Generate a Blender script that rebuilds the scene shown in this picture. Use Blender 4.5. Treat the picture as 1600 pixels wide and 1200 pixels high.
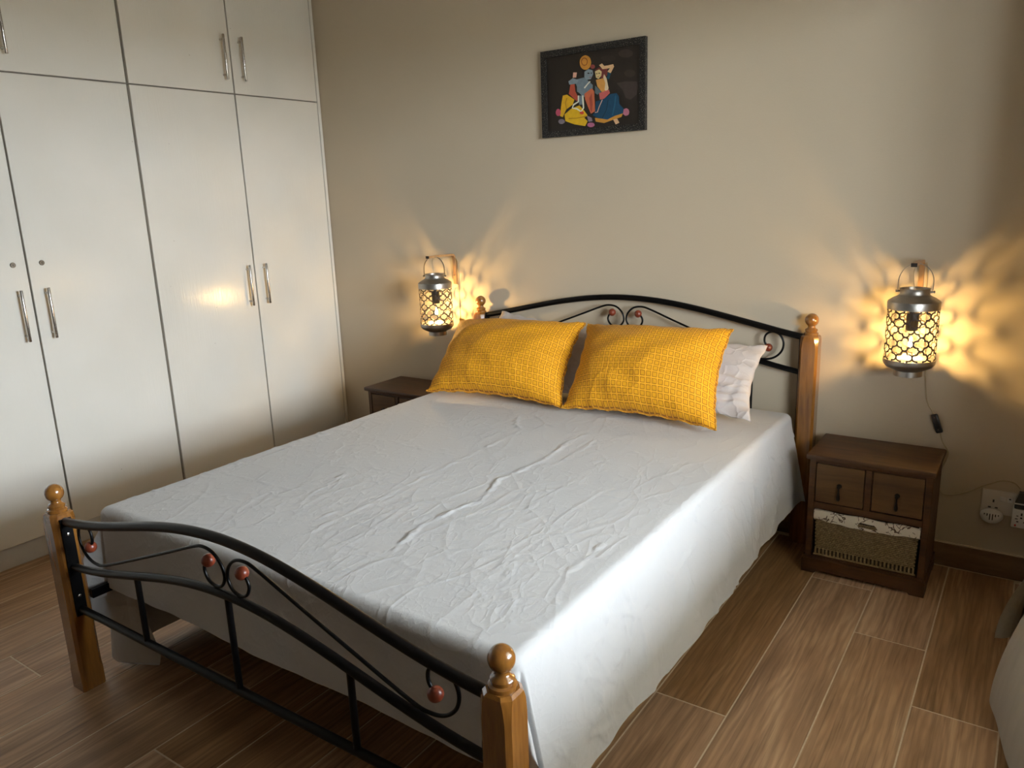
import bpy, bmesh, math, random
import numpy as np
from mathutils import Vector, Matrix

for o in list(bpy.data.objects):
    bpy.data.objects.remove(o)
SC = bpy.context.scene
COL = SC.collection
random.seed(4)
PI = math.pi

# ------------------------------------------------------------------ camera
cam_d = bpy.data.cameras.new('camera')
cam_d.sensor_fit = 'HORIZONTAL'
cam_d.sensor_width = 36.0
cam_d.lens = 1206.3 / 1600 * 36.0
cam_d.clip_start = 0.02
cam = bpy.data.objects.new('camera', cam_d)
COL.objects.link(cam)
cam.location = (2.2951, -3.1063, 1.4186)
cam.rotation_euler = (1.3302, 0.0349, 0.5983)
SC.camera = cam

# ------------------------------------------------------------------ view
SC.view_settings.view_transform = 'Standard'
SC.view_settings.look = 'None'
SC.view_settings.gamma = 1.0
SC.view_settings.use_curve_mapping = False
SC.view_settings.exposure = 0.0

# ------------------------------------------------------------------ sky (overcast) entering through the window
WIN_Y0, WIN_Y1, WIN_Z0, WIN_Z1 = -2.15, -1.05, 0.85, 2.14
WALL_X = 2.80
SKY_BLOCK_D = 3.1                    # depth of an unseen slab added above the window to block high sky
OUT_D, OUT_H = 10.0, 1.8      # distance and height of an unseen wall added to cut off low sky
world = bpy.data.worlds.new('sky')
SC.world = world
world.use_nodes = True
bg = world.node_tree.nodes['Background']
bg.inputs[0].default_value = (0.82, 0.92, 1.02, 1)
bg.inputs[1].default_value = 65.0
pl = bpy.data.lights.new('window_portal', 'AREA')
pl.shape = 'RECTANGLE'
pl.size = WIN_Y1 - WIN_Y0
pl.size_y = WIN_Z1 - WIN_Z0
pl.cycles.is_portal = True
plo = bpy.data.objects.new('window_portal', pl)
COL.objects.link(plo)
plo.location = (WALL_X + 0.13, (WIN_Y0 + WIN_Y1) / 2, (WIN_Z0 + WIN_Z1) / 2)
plo.rotation_euler = (Vector((-1, 0, 0)).to_track_quat('-Z', 'Y')).to_euler()
LAMP_STRENGTH = 2700.0
LAMP_COLOR = (1.0, 0.62, 0.21, 1)

# ------------------------------------------------------------------ material helpers
def srgb(r, g, b):
    f = lambda v: (v / 255) / 12.92 if v / 255 < .04045 else ((v / 255 + .055) / 1.055) ** 2.4
    return (f(r), f(g), f(b), 1)

class NT:
    def __init__(s, name):
        s.m = bpy.data.materials.new(name)
        s.m.use_nodes = True
        s.t = s.m.node_tree
        s.b = s.t.nodes['Principled BSDF']
    def n(s, typ, **kw):
        nd = s.t.nodes.new(typ)
        for k, v in kw.items():
            setattr(nd, k, v)
        return nd
    def l(s, a, b):
        s.t.links.new(a, b)
    def val(s, sock, v):
        if hasattr(v, 'is_output'):
            s.l(v, sock)
        else:
            sock.default_value = v
    def math(s, op, a, b=0.0, c=None):
        nd = s.n('ShaderNodeMath', operation=op)
        s.val(nd.inputs[0], a)
        s.val(nd.inputs[1], b)
        if c is not None:
            s.val(nd.inputs[2], c)
        return nd.outputs[0]
    def coords(s, kind='Object', scale=(1, 1, 1), rot=(0, 0, 0), rand=False):
        tc = s.n('ShaderNodeTexCoord')
        mp = s.n('ShaderNodeMapping')
        mp.inputs['Scale'].default_value = scale
        mp.inputs['Rotation'].default_value = rot
        src = tc.outputs[kind]
        if rand:
            oi = s.n('ShaderNodeObjectInfo')
            cb = s.n('ShaderNodeCombineXYZ')
            for i, k in enumerate((37.0, 91.0, 53.0)):
                s.l(s.math('MULTIPLY', oi.outputs['Random'], k), cb.inputs[i])
            ad = s.n('ShaderNodeVectorMath', operation='ADD')
            s.l(src, ad.inputs[0])
            s.l(cb.outputs[0], ad.inputs[1])
            src = ad.outputs[0]
        s.l(src, mp.inputs[0])
        return mp.outputs[0]
    def noise(s, vec, scale=5, detail=4, rough=.5, dist=0.0):
        nd = s.n('ShaderNodeTexNoise')
        s.l(vec, nd.inputs['Vector'])
        nd.inputs['Scale'].default_value = scale
        nd.inputs['Detail'].default_value = detail
        nd.inputs['Roughness'].default_value = rough
        nd.inputs['Distortion'].default_value = dist
        return nd.outputs['Fac']
    def ramp(s, fac, stops):
        nd = s.n('ShaderNodeValToRGB')
        s.l(fac, nd.inputs[0])
        el = nd.color_ramp.elements
        while len(el) < len(stops):
            el.new(.5)
        for e, (p, c) in zip(el, stops):
            e.position = p
            e.color = c
        return nd.outputs[0]
    def mix(s, fac, a, b, blend='MIX'):
        nd = s.n('ShaderNodeMix', data_type='RGBA', blend_type=blend)
        s.val(nd.inputs[0], fac)
        s.val(nd.inputs[6], a)
        s.val(nd.inputs[7], b)
        return nd.outputs[2]
    def bump(s, h, strength=.3, dist=.002):
        nd = s.n('ShaderNodeBump')
        nd.inputs['Strength'].default_value = strength
        nd.inputs['Distance'].default_value = dist
        s.l(h, nd.inputs['Height'])
        s.l(nd.outputs[0], s.b.inputs['Normal'])
    def set(s, color=None, rough=None, metal=None, spec=None, coat=None, sheen=None):
        if color is not None:
            s.val(s.b.inputs['Base Color'], color)
        if rough is not None:
            s.val(s.b.inputs['Roughness'], rough)
        if metal is not None:
            s.b.inputs['Metallic'].default_value = metal
        if spec is not None:
            s.b.inputs['Specular IOR Level'].default_value = spec
        if coat is not None:
            s.b.inputs['Coat Weight'].default_value = coat
            s.b.inputs['Coat Roughness'].default_value = .08
        if sheen is not None:
            s.b.inputs['Sheen Weight'].default_value = sheen
        return s

def grey(v):
    return (v, v, v, 1)

M = {}
# plaster wall
t = NT('cream_plaster')
v = t.coords()
n1 = t.noise(v, 1.3, 3)
t.set(t.ramp(n1, [(.3, (.53, .445, .325, 1)), (.7, (.555, .468, .345, 1))]), .62, spec=.3)
t.bump(t.math('ADD', t.noise(v, 140, 3), t.math('MULTIPLY', t.noise(v, 22, 2), 1.2)), .16, .003)
M['wall'] = t.m
t = NT('ceiling_paint')
t.set(t.ramp(t.noise(t.coords(), 2), [(.3, (.68, .65, .58, 1)), (.7, (.72, .69, .62, 1))]), .8)
M['ceiling'] = t.m
t = NT('brown_room_paint')
t.set(t.ramp(t.noise(t.coords(), 2), [(.3, (.24, .19, .14, 1)), (.7, (.27, .215, .16, 1))]), .8)
M['dark_wall'] = t.m
# wood-look floor tile
def wood_tile(name, c0, c1, c2, seed_scale=1.0):
    t = NT(name)
    v = t.coords('Object', (1, .16, 1), rand=True)
    big = t.noise(v, 9, 3, .55, 1.2)
    v2 = t.coords('Object', (1, .022, 1), rand=True)
    fine = t.noise(v2, 120, 3, .6, .5)
    w = t.n('ShaderNodeTexWave', wave_type='BANDS', bands_direction='X')
    t.l(v, w.inputs['Vector'])
    w.inputs['Scale'].default_value = 13
    w.inputs['Distortion'].default_value = 12
    w.inputs['Detail'].default_value = 3
    w.inputs['Detail Scale'].default_value = 1.3
    oi = t.n('ShaderNodeObjectInfo')
    base = t.ramp(big, [(.28, c0), (.5, c1), (.75, c2)])
    base = t.mix(t.math('MULTIPLY', w.outputs['Fac'], .5), base, c0)
    base = t.mix(t.math('MULTIPLY', t.math('MAXIMUM', t.math('SUBTRACT', fine, .46), 0.0), 2.0), base, (.10, .055, .028, 1))
    hv = t.n('ShaderNodeHueSaturation')
    t.l(base, hv.inputs['Color'])
    t.l(t.math('MULTIPLY_ADD', oi.outputs['Random'], .34, .84), hv.inputs['Value'])
    t.l(t.math('MULTIPLY_ADD', oi.outputs['Random'], -.2, 1.08), hv.inputs['Saturation'])
    t.set(hv.outputs[0], t.math('MULTIPLY_ADD', fine, .2, .32), spec=.4)
    t.bump(t.math('ADD', fine, t.math('MULTIPLY', w.outputs['Fac'], .3)), .25, .0012)
    return t.m
M['plank'] = wood_tile('wood_look_tile', (.27, .150, .072, 1), (.46, .27, .14, 1), (.60, .385, .215, 1))
t = NT('dark_wood_skirting')
v = t.coords('Object', (.15, 1, 1))
t.set(t.ramp(t.noise(v, 30, 4, .6, .4), [(.3, (.15, .085, .042, 1)), (.7, (.24, .145, .075, 1))]), .4)
M['skirting'] = t.m
t = NT('grout')
t.set(t.ramp(t.noise(t.coords(), 60), [(.3, (.62, .50, .36, 1)), (.7, (.72, .60, .44, 1))]), .85)
M['grout'] = t.m
# white gloss paint with brush marks
t = NT('white_gloss_paint')
v = t.coords('Object', (1, 1, .09))
br = t.noise(v, 95, 4, .6, .6)
v2 = t.coords('Object', (1, 1, .35))
wob = t.noise(v2, 14, 2, .5, .8)
spots = t.n('ShaderNodeTexVoronoi')
t.l(t.coords(), spots.inputs['Vector'])
spots.inputs['Scale'].default_value = 9
sp = t.math('LESS_THAN', spots.outputs['Distance'], .022)
col = t.ramp(t.noise(t.coords(), 3, 3), [(.3, (.695, .665, .59, 1)), (.7, (.735, .705, .635, 1))])
t.set(t.mix(t.math('MULTIPLY', sp, .55), col, (.3, .25, .18, 1)), t.math('MULTIPLY_ADD', wob, .05, .15), spec=.5)
t.bump(t.math('ADD', br, t.math('MULTIPLY', wob, .1)), .55, .0011)
M['white_paint'] = t.m
t = NT('grey_carcass')
t.set(t.ramp(t.noise(t.coords(), 20), [(.3, (.22, .19, .15, 1)), (.7, (.26, .225, .18, 1))]), .7)
M['carcass'] = t.m
t = NT('grey_plinth_paint')
t.set(t.ramp(t.noise(t.coords(), 8), [(.3, (.50, .49, .46, 1)), (.7, (.58, .57, .54, 1))]), .5)
M['plinth'] = t.m
# metals
def metal(name, c, rough, bscale=200, bs=.05, metalness=1.0):
    t = NT(name)
    f = t.noise(t.coords(), bscale, 3)
    t.set(t.mix(f, c, tuple(x * .8 for x in c[:3]) + (1,)), t.math('MULTIPLY_ADD', f, .12, rough), metalness)
    t.bump(f, bs, .0005)
    return t.m
M['steel'] = metal('brushed_steel', (.62, .59, .55, 1), .2, 300)
M['steel_dark'] = metal('lock_brass_dark', (.22, .19, .15, 1), .3)
M['galv'] = metal('weathered_galvanised_metal', (.40, .375, .335, 1), .32, 60, .25)
M['lattice'] = metal('punched_metal', (.06, .045, .032, 1), .55, 90, .2, .6)  # darkened to stand for the unlit outer side of the drum
M['black_metal'] = metal('black_powder_coat', (.002, .002, .0023, 1), .30, 300, .04, 0.0)
M['black_metal'].node_tree.nodes['Principled BSDF'].inputs['Specular IOR Level'].default_value = .22
M['dark_iron'] = metal('dark_iron', (.03, .025, .02, 1), .45, 150, .1, .6)
# varnished post wood
def wood(name, c0, c1, scale, rough, coat, axis=(1, 1, .12), bs=.05):
    t = NT(name)
    v = t.coords('Object', axis)
    a = t.noise(v, scale, 4, .6, .8)
    b = t.noise(v, scale * 5, 2, .6, .2)
    f = t.math('MULTIPLY_ADD', b, .35, t.math('MULTIPLY', a, .8))
    t.set(t.ramp(f, [(.35, c0), (.72, c1)]), rough, coat=coat, spec=.5)
    t.bump(b, bs, .0008)
    return t.m
M['post_wood'] = wood('varnished_honey_wood', (.12, .042, .008, 1), (.30, .125, .022, 1), 18, .22, .8)
M['bead'] = wood('red_brown_bead', (.13, .022, .010, 1), (.22, .042, .016, 1), 40, .35, .1)
M['stand_wood'] = wood('dark_stained_wood', (.030, .011, .003, 1), (.095, .040, .012, 1), 16, .5, .0, (.12, 1, 1), .15)
M['drawer_wood'] = wood('brown_stained_wood', (.060, .027, .009, 1), (.145, .072, .025, 1), 16, .5, .0, (.1, 1, 1), .15)
M['arm_wood'] = wood('pale_bent_wood', (.42, .21, .075, 1), (.58, .32, .13, 1), 22, .4, .1)
# fabrics
def crumple(t, scales, stretch=(1, 1, 1), rot=0.0):
    """thin pressed-in crease lines: distorted cell edges, kept only in patches"""
    total = None
    for k, (sc, w_, amp, thr) in enumerate(scales):
        v = t.coords('Object', stretch, (0, 0, rot + k * .7))
        dn = t.n('ShaderNodeTexNoise')
        t.l(v, dn.inputs['Vector'])
        dn.inputs['Scale'].default_value = sc * .6
        ad = t.n('ShaderNodeVectorMath', operation='MULTIPLY_ADD')
        t.l(dn.outputs['Color'], ad.inputs[0])
        ad.inputs[1].default_value = (.9 / sc,) * 3
        t.l(v, ad.inputs[2])
        vo = t.n('ShaderNodeTexVoronoi', feature='DISTANCE_TO_EDGE')
        t.l(ad.outputs[0], vo.inputs['Vector'])
        vo.inputs['Scale'].default_value = sc
        ridge = t.math('SUBTRACT', 1.0, t.math('MINIMUM', t.math('DIVIDE', vo.outputs['Distance'], w_), 1.0))
        ridge = t.math('POWER', ridge, 1.6)
        mask = t.n('ShaderNodeMapRange', interpolation_type='SMOOTHSTEP')
        t.l(t.noise(v, sc * .35, 2), mask.inputs['Value'])
        mask.inputs['From Min'].default_value = thr
        mask.inputs['From Max'].default_value = thr + .16
        term = t.math('MULTIPLY', t.math('MULTIPLY', ridge, mask.outputs[0]), amp)
        total = term if total is None else t.math('ADD', total, term)
    return total
t = NT('pale_grey_cotton_sheet')
h = crumple(t, [(6.5, .10, 1.0, .40), (13, .13, .7, .42), (27, .16, .42, .40), (55, .2, .2, .38)], (1.25, .75, 1))
soft = t.noise(t.coords('Object', (1.3, .8, 1)), 30, 3, .6, .5)
wv = t.noise(t.coords(), 900, 1)
t.set((.56, .563, .567, 1), .85, spec=.2, sheen=.1)
t.bump(t.math('MULTIPLY_ADD', wv, .03, t.math('MULTIPLY_ADD', soft, .45, h)), .28, .003)
M['sheet'] = t.m
t = NT('off_white_pillowcase')
t.set((.53, .475, .44, 1), .85, spec=.2, sheen=.1)
t.bump(t.math('ADD', crumple(t, [(7, .12, 1.0, .38), (16, .15, .5, .4)], (1, 1.4, 1.4)), t.noise(t.coords(), 14, 3)), .6, .006)
M['pillow_white'] = t.m
t = NT('mattress_ticking')
t.set(t.ramp(t.noise(t.coords(), 40), [(.3, (.5, .49, .46, 1)), (.7, (.6, .59, .56, 1))]), .9)
M['mattress'] = t.m
t = NT('mustard_checked_cotton')
uv = t.n('ShaderNodeTexCoord').outputs['UV']
sx = t.n('ShaderNodeSeparateXYZ')
t.l(uv, sx.inputs[0])
PITCH = .0245
fu = t.math('ABSOLUTE', t.math('SUBTRACT', t.math('FRACT', t.math('DIVIDE', sx.outputs[0], PITCH)), .5))
fv = t.math('ABSOLUTE', t.math('SUBTRACT', t.math('FRACT', t.math('DIVIDE', sx.outputs[1], PITCH)), .5))
mx = t.math('MAXIMUM', fu, fv)
line = t.math('MULTIPLY', t.math('GREATER_THAN', mx, .30), t.math('LESS_THAN', mx, .395))
inn = t.math('LESS_THAN', mx, .31)
nz = t.noise(t.coords(), 6, 3)
basec = t.mix(inn, (.83, .385, .018, 1), (.72, .325, .010, 1))
basec = t.mix(t.math('MULTIPLY', t.math('SUBTRACT', nz, .4), .5), basec, (.52, .23, .01, 1))
t.set(t.mix(t.math('MULTIPLY', line, .92), basec, (.30, .10, .006, 1)), .75, spec=.2, sheen=.05)
t.bump(t.math('ADD', t.math('ADD', crumple(t, [(8, .14, .6, .45), (18, .16, .35, .42)]), t.math('MULTIPLY', t.noise(t.coords(), 16, 3), 1.1)), t.math('MULTIPLY', line, -.12)), .5, .006)
M['mustard'] = t.m
t = NT('mustard_seam')
t.set(t.ramp(t.noise(t.coords(), 150), [(.4, (.45, .17, .01, 1)), (.6, (.68, .34, .02, 1))]), .8)
M['mustard_seam'] = t.m
t = NT('beige_curtain')
t.set(t.ramp(t.noise(t.coords('Object', (1, 1, .2)), 30), [(.3, (.50, .46, .38, 1)), (.7, (.55, .51, .43, 1))]), .8, sheen=.1)
t.bump(t.noise(t.coords(), 700, 1), .1, .0005)
M['curtain'] = t.m
t = NT('pale_curtain_hem')
t.set(t.ramp(t.noise(t.coords(), 60), [(.3, (.60, .56, .47, 1)), (.7, (.66, .62, .53, 1))]), .8)
M['hem'] = t.m
# basket
t = NT('seagrass')
t.set(t.ramp(t.noise(t.coords('Object', (1, 1, 1)), 120, 3), [(.3, (.17, .11, .048, 1)), (.7, (.36, .25, .12, 1))]), .8)
M['seagrass'] = t.m
t = NT('floral_lining')
vv = t.n('ShaderNodeTexVoronoi', feature='DISTANCE_TO_EDGE')
dn = t.n('ShaderNodeTexNoise')
t.l(t.coords(), dn.inputs['Vector'])
dn.inputs['Scale'].default_value = 25
ad = t.n('ShaderNodeVectorMath', operation='MULTIPLY_ADD')
t.l(dn.outputs['Color'], ad.inputs[0])
ad.inputs[1].default_value = (.05, .05, .05)
t.l(t.coords(), ad.inputs[2])
t.l(ad.outputs[0], vv.inputs['Vector'])
vv.inputs['Scale'].default_value = 42
mask = t.math('GREATER_THAN', t.noise(t.coords(), 26, 2), .5)
ln = t.math('MULTIPLY', t.math('LESS_THAN', vv.outputs['Distance'], .045), mask)
t.set(t.mix(ln, (.72, .655, .54, 1), (.10, .06, .035, 1)), .85)
M['lining'] = t.m
# plastics and small things
def plain(name, c, rough=.4, var=.06, scale=30):
    t = NT(name)
    t.set(t.ramp(t.noise(t.coords(), scale), [(.3, tuple(x * (1 - var) for x in c[:3]) + (1,)), (.7, c)]), rough)
    return t.m
M['white_plastic'] = plain('white_plastic', (.72, .70, .66, 1), .3)
M['cream_plastic'] = plain('cream_socket_plastic', (.66, .61, .53, 1), .3)
M['black_plastic'] = plain('black_plastic', (.012, .012, .012, 1), .35)
M['red_plastic'] = plain('red_plastic', (.6, .03, .02, 1), .3)
M['cord'] = plain('clear_gold_cord', (.45, .36, .22, 1), .35)
M['frame_white'] = plain('white_window_frame', (.75, .75, .74, 1), .4)
M['bulb_holder'] = plain('black_lamp_holder', (.02, .018, .015, 1), .45)
t = NT('speckled_black_frame')
f = t.noise(t.coords(), 330, 2)
t.set(t.ramp(f, [(.52, (.006, .006, .006, 1)), (.62, (.022, .02, .018, 1)), (.69, (.42, .38, .32, 1))]), .45)
t.bump(f, .5, .001)
M['pic_frame'] = t.m
M['pic_ground'] = plain('dark_print_ground', (.022, .015, .010, 1), .5, .3, 12)
t = NT('glowing_bulb')
em = t.n('ShaderNodeEmission')
em.inputs[0].default_value = LAMP_COLOR
em.inputs[1].default_value = LAMP_STRENGTH
t.l(em.outputs[0], t.t.nodes['Material Output'].inputs[0])
M['bulb'] = t.m
t = NT('window_glass')
tr = t.n('ShaderNodeBsdfTransparent')
gl = t.n('ShaderNodeBsdfGlossy')
gl.inputs['Roughness'].default_value = .02
fr = t.n('ShaderNodeLayerWeight')
fr.inputs[0].default_value = .12
ms = t.n('ShaderNodeMixShader')
t.l(fr.outputs['Facing'], ms.inputs[0])
t.l(tr.outputs[0], ms.inputs[1])
t.l(gl.outputs[0], ms.inputs[2])
t.l(ms.outputs[0], t.t.nodes['Material Output'].inputs[0])
M['glass'] = t.m
M['paving'] = plain('outside_paving', (.24, .22, .185, 1), .9, .15, 3)

# ------------------------------------------------------------------ mesh helpers
class MB:
    def __init__(s):
        s.v, s.f, s.mi = [], [], []
    def add(s, vs, fs, mi=0):
        k = len(s.v)
        s.v.extend([tuple(p) for p in vs])
        for f in fs:
            s.f.append([i + k for i in f])
            s.mi.append(mi)
        return s
    def box(s, x0, x1, y0, y1, z0, z1, bev=0.0, seg=2):
        if bev <= 0:
            vs = [(x, y, z) for x in (x0, x1) for y in (y0, y1) for z in (z0, z1)]
            return s.add(vs, [(0, 1, 3, 2), (4, 6, 7, 5), (0, 4, 5, 1), (2, 3, 7, 6), (0, 2, 6, 4), (1, 5, 7, 3)])
        bm = bmesh.new()
        bmesh.ops.create_cube(bm, size=1)
        for vv in bm.verts:
            vv.co = Vector(((x0 + x1) / 2 + vv.co.x * (x1 - x0), (y0 + y1) / 2 + vv.co.y * (y1 - y0), (z0 + z1) / 2 + vv.co.z * (z1 - z0)))
        bmesh.ops.bevel(bm, geom=bm.edges[:], offset=bev, segments=seg, affect='EDGES', profile=.5)
        bm.verts.index_update()
        s.add([tuple(vv.co) for vv in bm.verts], [[q.index for q in f.verts] for f in bm.faces])
        bm.free()
        return s
    def tube(s, pts, r, n=10, closed=False, cap=True, ref=None):
        pts = [Vector(p) for p in pts]
        N = len(pts)
        rs = r if isinstance(r, (list, tuple)) else [r] * N
        T = []
        for i in range(N):
            a = pts[(i - 1) % N] if (closed or i > 0) else pts[i]
            b = pts[(i + 1) % N] if (closed or i < N - 1) else pts[i]
            T.append((b - a).normalized())
        nrm = Vector(ref) if ref else (Vector((0, 0, 1)) if abs(T[0].z) < .9 else Vector((0, 1, 0)))
        vs, fs = [], []
        for i in range(N):
            nrm = (nrm - T[i] * nrm.dot(T[i])).normalized()
            bi = T[i].cross(nrm)
            for k in range(n):
                a = 2 * PI * k / n
                vs.append(pts[i] + (nrm * math.cos(a) + bi * math.sin(a)) * rs[i])
        for i in range(N if closed else N - 1):
            j = (i + 1) % N
            for k in range(n):
                fs.append((i * n + k, i * n + (k + 1) % n, j * n + (k + 1) % n, j * n + k))
        if cap and not closed:
            fs.append(tuple(range(n))[::-1])
            fs.append(tuple((N - 1) * n + k for k in range(n)))
        return s.add(vs, fs)
    def lathe(s, prof, c=(0, 0, 0), n=24, axis='Z', cap=True):
        vs, fs = [], []
        for (r, h) in prof:
            for k in range(n):
                a = 2 * PI * k / n
                p = (r * math.cos(a), r * math.sin(a), h)
                if axis == 'Y':
                    p = (p[0], p[2], p[1])
                if axis == 'X':
                    p = (p[2], p[0], p[1])
                vs.append((c[0] + p[0], c[1] + p[1], c[2] + p[2]))
        L = len(prof)
        for i in range(L - 1):
            for k in range(n):
                fs.append((i * n + k, i * n + (k + 1) % n, (i + 1) * n + (k + 1) % n, (i + 1) * n + k))
        if cap:
            fs.append(tuple(range(n))[::-1])
            fs.append(tuple((L - 1) * n + k for k in range(n)))
        return s.add(vs, fs)
    def prism(s, poly, ax, a0, a1):
        # polygon in the two other axes, extruded along ax
        def mk(p, a):
            return {'X': (a, p[0], p[1]), 'Y': (p[0], a, p[1]), 'Z': (p[0], p[1], a)}[ax]
        n = len(poly)
        vs = [mk(p, a0) for p in poly] + [mk(p, a1) for p in poly]
        fs = [tuple(range(n)), tuple(range(2 * n - 1, n - 1, -1))]
        fs += [(i, i + n, (i + 1) % n + n, (i + 1) % n) for i in range(n)]
        return s.add(vs, fs)
    def sphere(s, c, r, n=16, m=10, sz=1.0):
        prof = [(max(1e-5, r * math.sin(PI * i / m)), -r * sz * math.cos(PI * i / m)) for i in range(m + 1)]
        return s.lathe(prof, c, n, cap=False)

WLOC = {}
def thing(name, label, cat, loc=(0, 0, 0), group=None):
    o = bpy.data.objects.new(name, None)
    o.empty_display_size = .05
    COL.objects.link(o)
    o.location = loc
    WLOC[o.name] = Vector(loc)
    tag(o, label, cat, group)
    return o
def tag(o, label=None, cat=None, group=None, kind=None):
    for k, v in (('label', label), ('category', cat), ('group', group), ('kind', kind)):
        if v:
            o[k] = v
    return o
def build(name, mb, mat, parent=None, smooth=40, origin=None):
    me = bpy.data.meshes.new(name)
    me.from_pydata(mb.v, [], mb.f)
    mats = mat if isinstance(mat, list) else [mat]
    for m in mats:
        me.materials.append(m)
    if len(mats) > 1:
        me.polygons.foreach_set('material_index', mb.mi)
    o = bpy.data.objects.new(name, me)
    COL.objects.link(o)
    off = Vector((0, 0, 0))
    if parent is not None:
        off = WLOC.get(parent.name, Vector((0, 0, 0)))
        o.parent = parent
        WLOC[o.name] = off
        me.transform(Matrix.Translation(-off))
    elif origin is not None:
        me.transform(Matrix.Translation(-Vector(origin)))
        o.location = origin
        WLOC[o.name] = Vector(origin)
    bm = bmesh.new()
    bm.from_mesh(me)
    bmesh.ops.recalc_face_normals(bm, faces=bm.faces)
    bm.to_mesh(me)
    bm.free()
    if smooth:
        me.polygons.foreach_set('use_smooth', [True] * len(me.polygons))
        try:
            me.set_sharp_from_angle(angle=math.radians(smooth))
        except Exception:
            pass
    return o
def copy_tree(o, parent=None):
    c = o.copy()
    COL.objects.link(c)
    c.parent = parent
    for ch in list(o.children):
        copy_tree(ch, c)
    return c
def catmull(pts, n=8):
    P = [np.array(p, float) for p in pts]
    P = [2 * P[0] - P[1]] + P + [2 * P[-1] - P[-2]]
    out = []
    for i in range(1, len(P) - 2):
        for k in range(n):
            t = k / n
            p0, p1, p2, p3 = P[i - 1:i + 3]
            out.append(.5 * (2 * p1 + (p2 - p0) * t + (2 * p0 - 5 * p1 + 4 * p2 - p3) * t ** 2 + (3 * p1 - p0 - 3 * p2 + p3) * t ** 3))
    out.append(P[-2])
    return [tuple(p) for p in out]

# ================================================================== THE ROOM
WX = -1.0655          # wardrobe front plane
ROOM_Y = -4.6
CEIL = 2.75
LX = -1.70
def struct(name, mb, mat, parent=None, smooth=0):
    o = build(name, mb, mat, parent, smooth)
    if parent is None:
        o['kind'] = 'structure'
    return o
struct('wall_back', MB().box(LX - .1, WALL_X + .18, 0, .12, -.05, CEIL + .1), M['wall'])
struct('wall_left', MB().box(LX - .12, LX, ROOM_Y, 0, -.05, CEIL + .1), M['wall'])
struct('wall_front', MB().box(LX - .12, WALL_X + .18, ROOM_Y - .12, ROOM_Y, -.05, CEIL + .1), M['dark_wall'])
w = MB()
w.box(WALL_X, WALL_X + .18, ROOM_Y, WIN_Y0, -.05, CEIL + .1)
w.box(WALL_X, WALL_X + .18, WIN_Y1, 0, -.05, CEIL + .1)
w.box(WALL_X, WALL_X + .18, WIN_Y0, WIN_Y1, -.05, WIN_Z0)
w.box(WALL_X, WALL_X + .18, WIN_Y0, WIN_Y1, WIN_Z1, CEIL + .1)
struct('wall_right', w, M['wall'])
struct('ceiling', MB().box(LX - .12, WALL_X + .18, ROOM_Y - .12, .12, CEIL, CEIL + .12), M['ceiling'])
floor = struct('floor', MB().box(LX - .1, WALL_X + .1, ROOM_Y, .05, -.06, -.0008), M['grout'])
struct('ground', MB().box(WALL_X + .18, WALL_X + 25, -22, 18, -.4, -.3), M['paving'])
struct('sky_block_over', MB().box(WALL_X + .18, WALL_X + .18 + SKY_BLOCK_D, -8, 6, 2.5, 2.62), M['ceiling'])
struct('sky_block_far', MB().box(WALL_X + OUT_D, WALL_X + OUT_D + .2, -16, 14, -.3, OUT_H), M['paving'])
# planks: columns along y, each column shifted by a quarter of a plank
PW, PL, GAP = .2085, 1.24, .0036
plank_cache = {}
def plank(x0, x1, y0, y1):
    key = (round(x1 - x0, 3), round(y1 - y0, 3))
    if key not in plank_cache:
        hw, hl = key[0] / 2, key[1] / 2
        b = .0012
        m = MB()
        vs = []
        for (sx, sy, z) in ((hw, hl, -.0105), (hw, hl, -b), (hw - b, hl - b, 0)):
            vs += [(-sx, -sy, z), (sx, -sy, z), (sx, sy, z), (-sx, sy, z)]
        fs = [(8, 9, 10, 11)]
        for l in (0, 4):
            fs += [(l + i, l + (i + 1) % 4, l + 4 + (i + 1) % 4, l + 4 + i) for i in range(4)]
        m.add(vs, fs)
        me = bpy.data.meshes.new('plank')
        me.from_pydata(m.v, [], m.f)
        me.materials.append(M['plank'])
        plank_cache[key] = me
    o = bpy.data.objects.new('plank', plank_cache[key])
    COL.objects.link(o)
    o.parent = floor
    o.location = ((x0 + x1) / 2, (y0 + y1) / 2, 0)
for c in range(-14, 11):
    xa, xb = 1.70 + c * PW, 1.70 + (c + 1) * PW
    xa, xb = max(xa, WX - .1), min(xb, WALL_X)
    if xb - xa < .02:
        continue
    y = -.341 - c * PL / 4
    while y > 0:
        y -= PL
    y += PL
    while y > ROOM_Y:
        y0, y1 = max(y - PL, ROOM_Y), min(y, -.012)
        if y1 - y0 > .02:
            plank(xa + GAP / 2, xb - GAP / 2, y0 + GAP / 2, y1 - GAP / 2)
        y -= PL
bb = MB()
bb.box(WX + .002, WALL_X - .001, -.011, -.0005, .0015, .092, .002, 1)
struct('baseboard_back', bb, M['skirting'])
tb = MB()
tb.box(WX + .002, WALL_X - .001, -.0085, -.0005, .0925, .097)
struct('trim_1', tb, M['grout'])
bb = MB()
bb.box(WALL_X - .011, WALL_X - .0005, ROOM_Y + .001, -.012, .0015, .095, .002, 1)
struct('baseboard_right', bb, M['skirting'])
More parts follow.
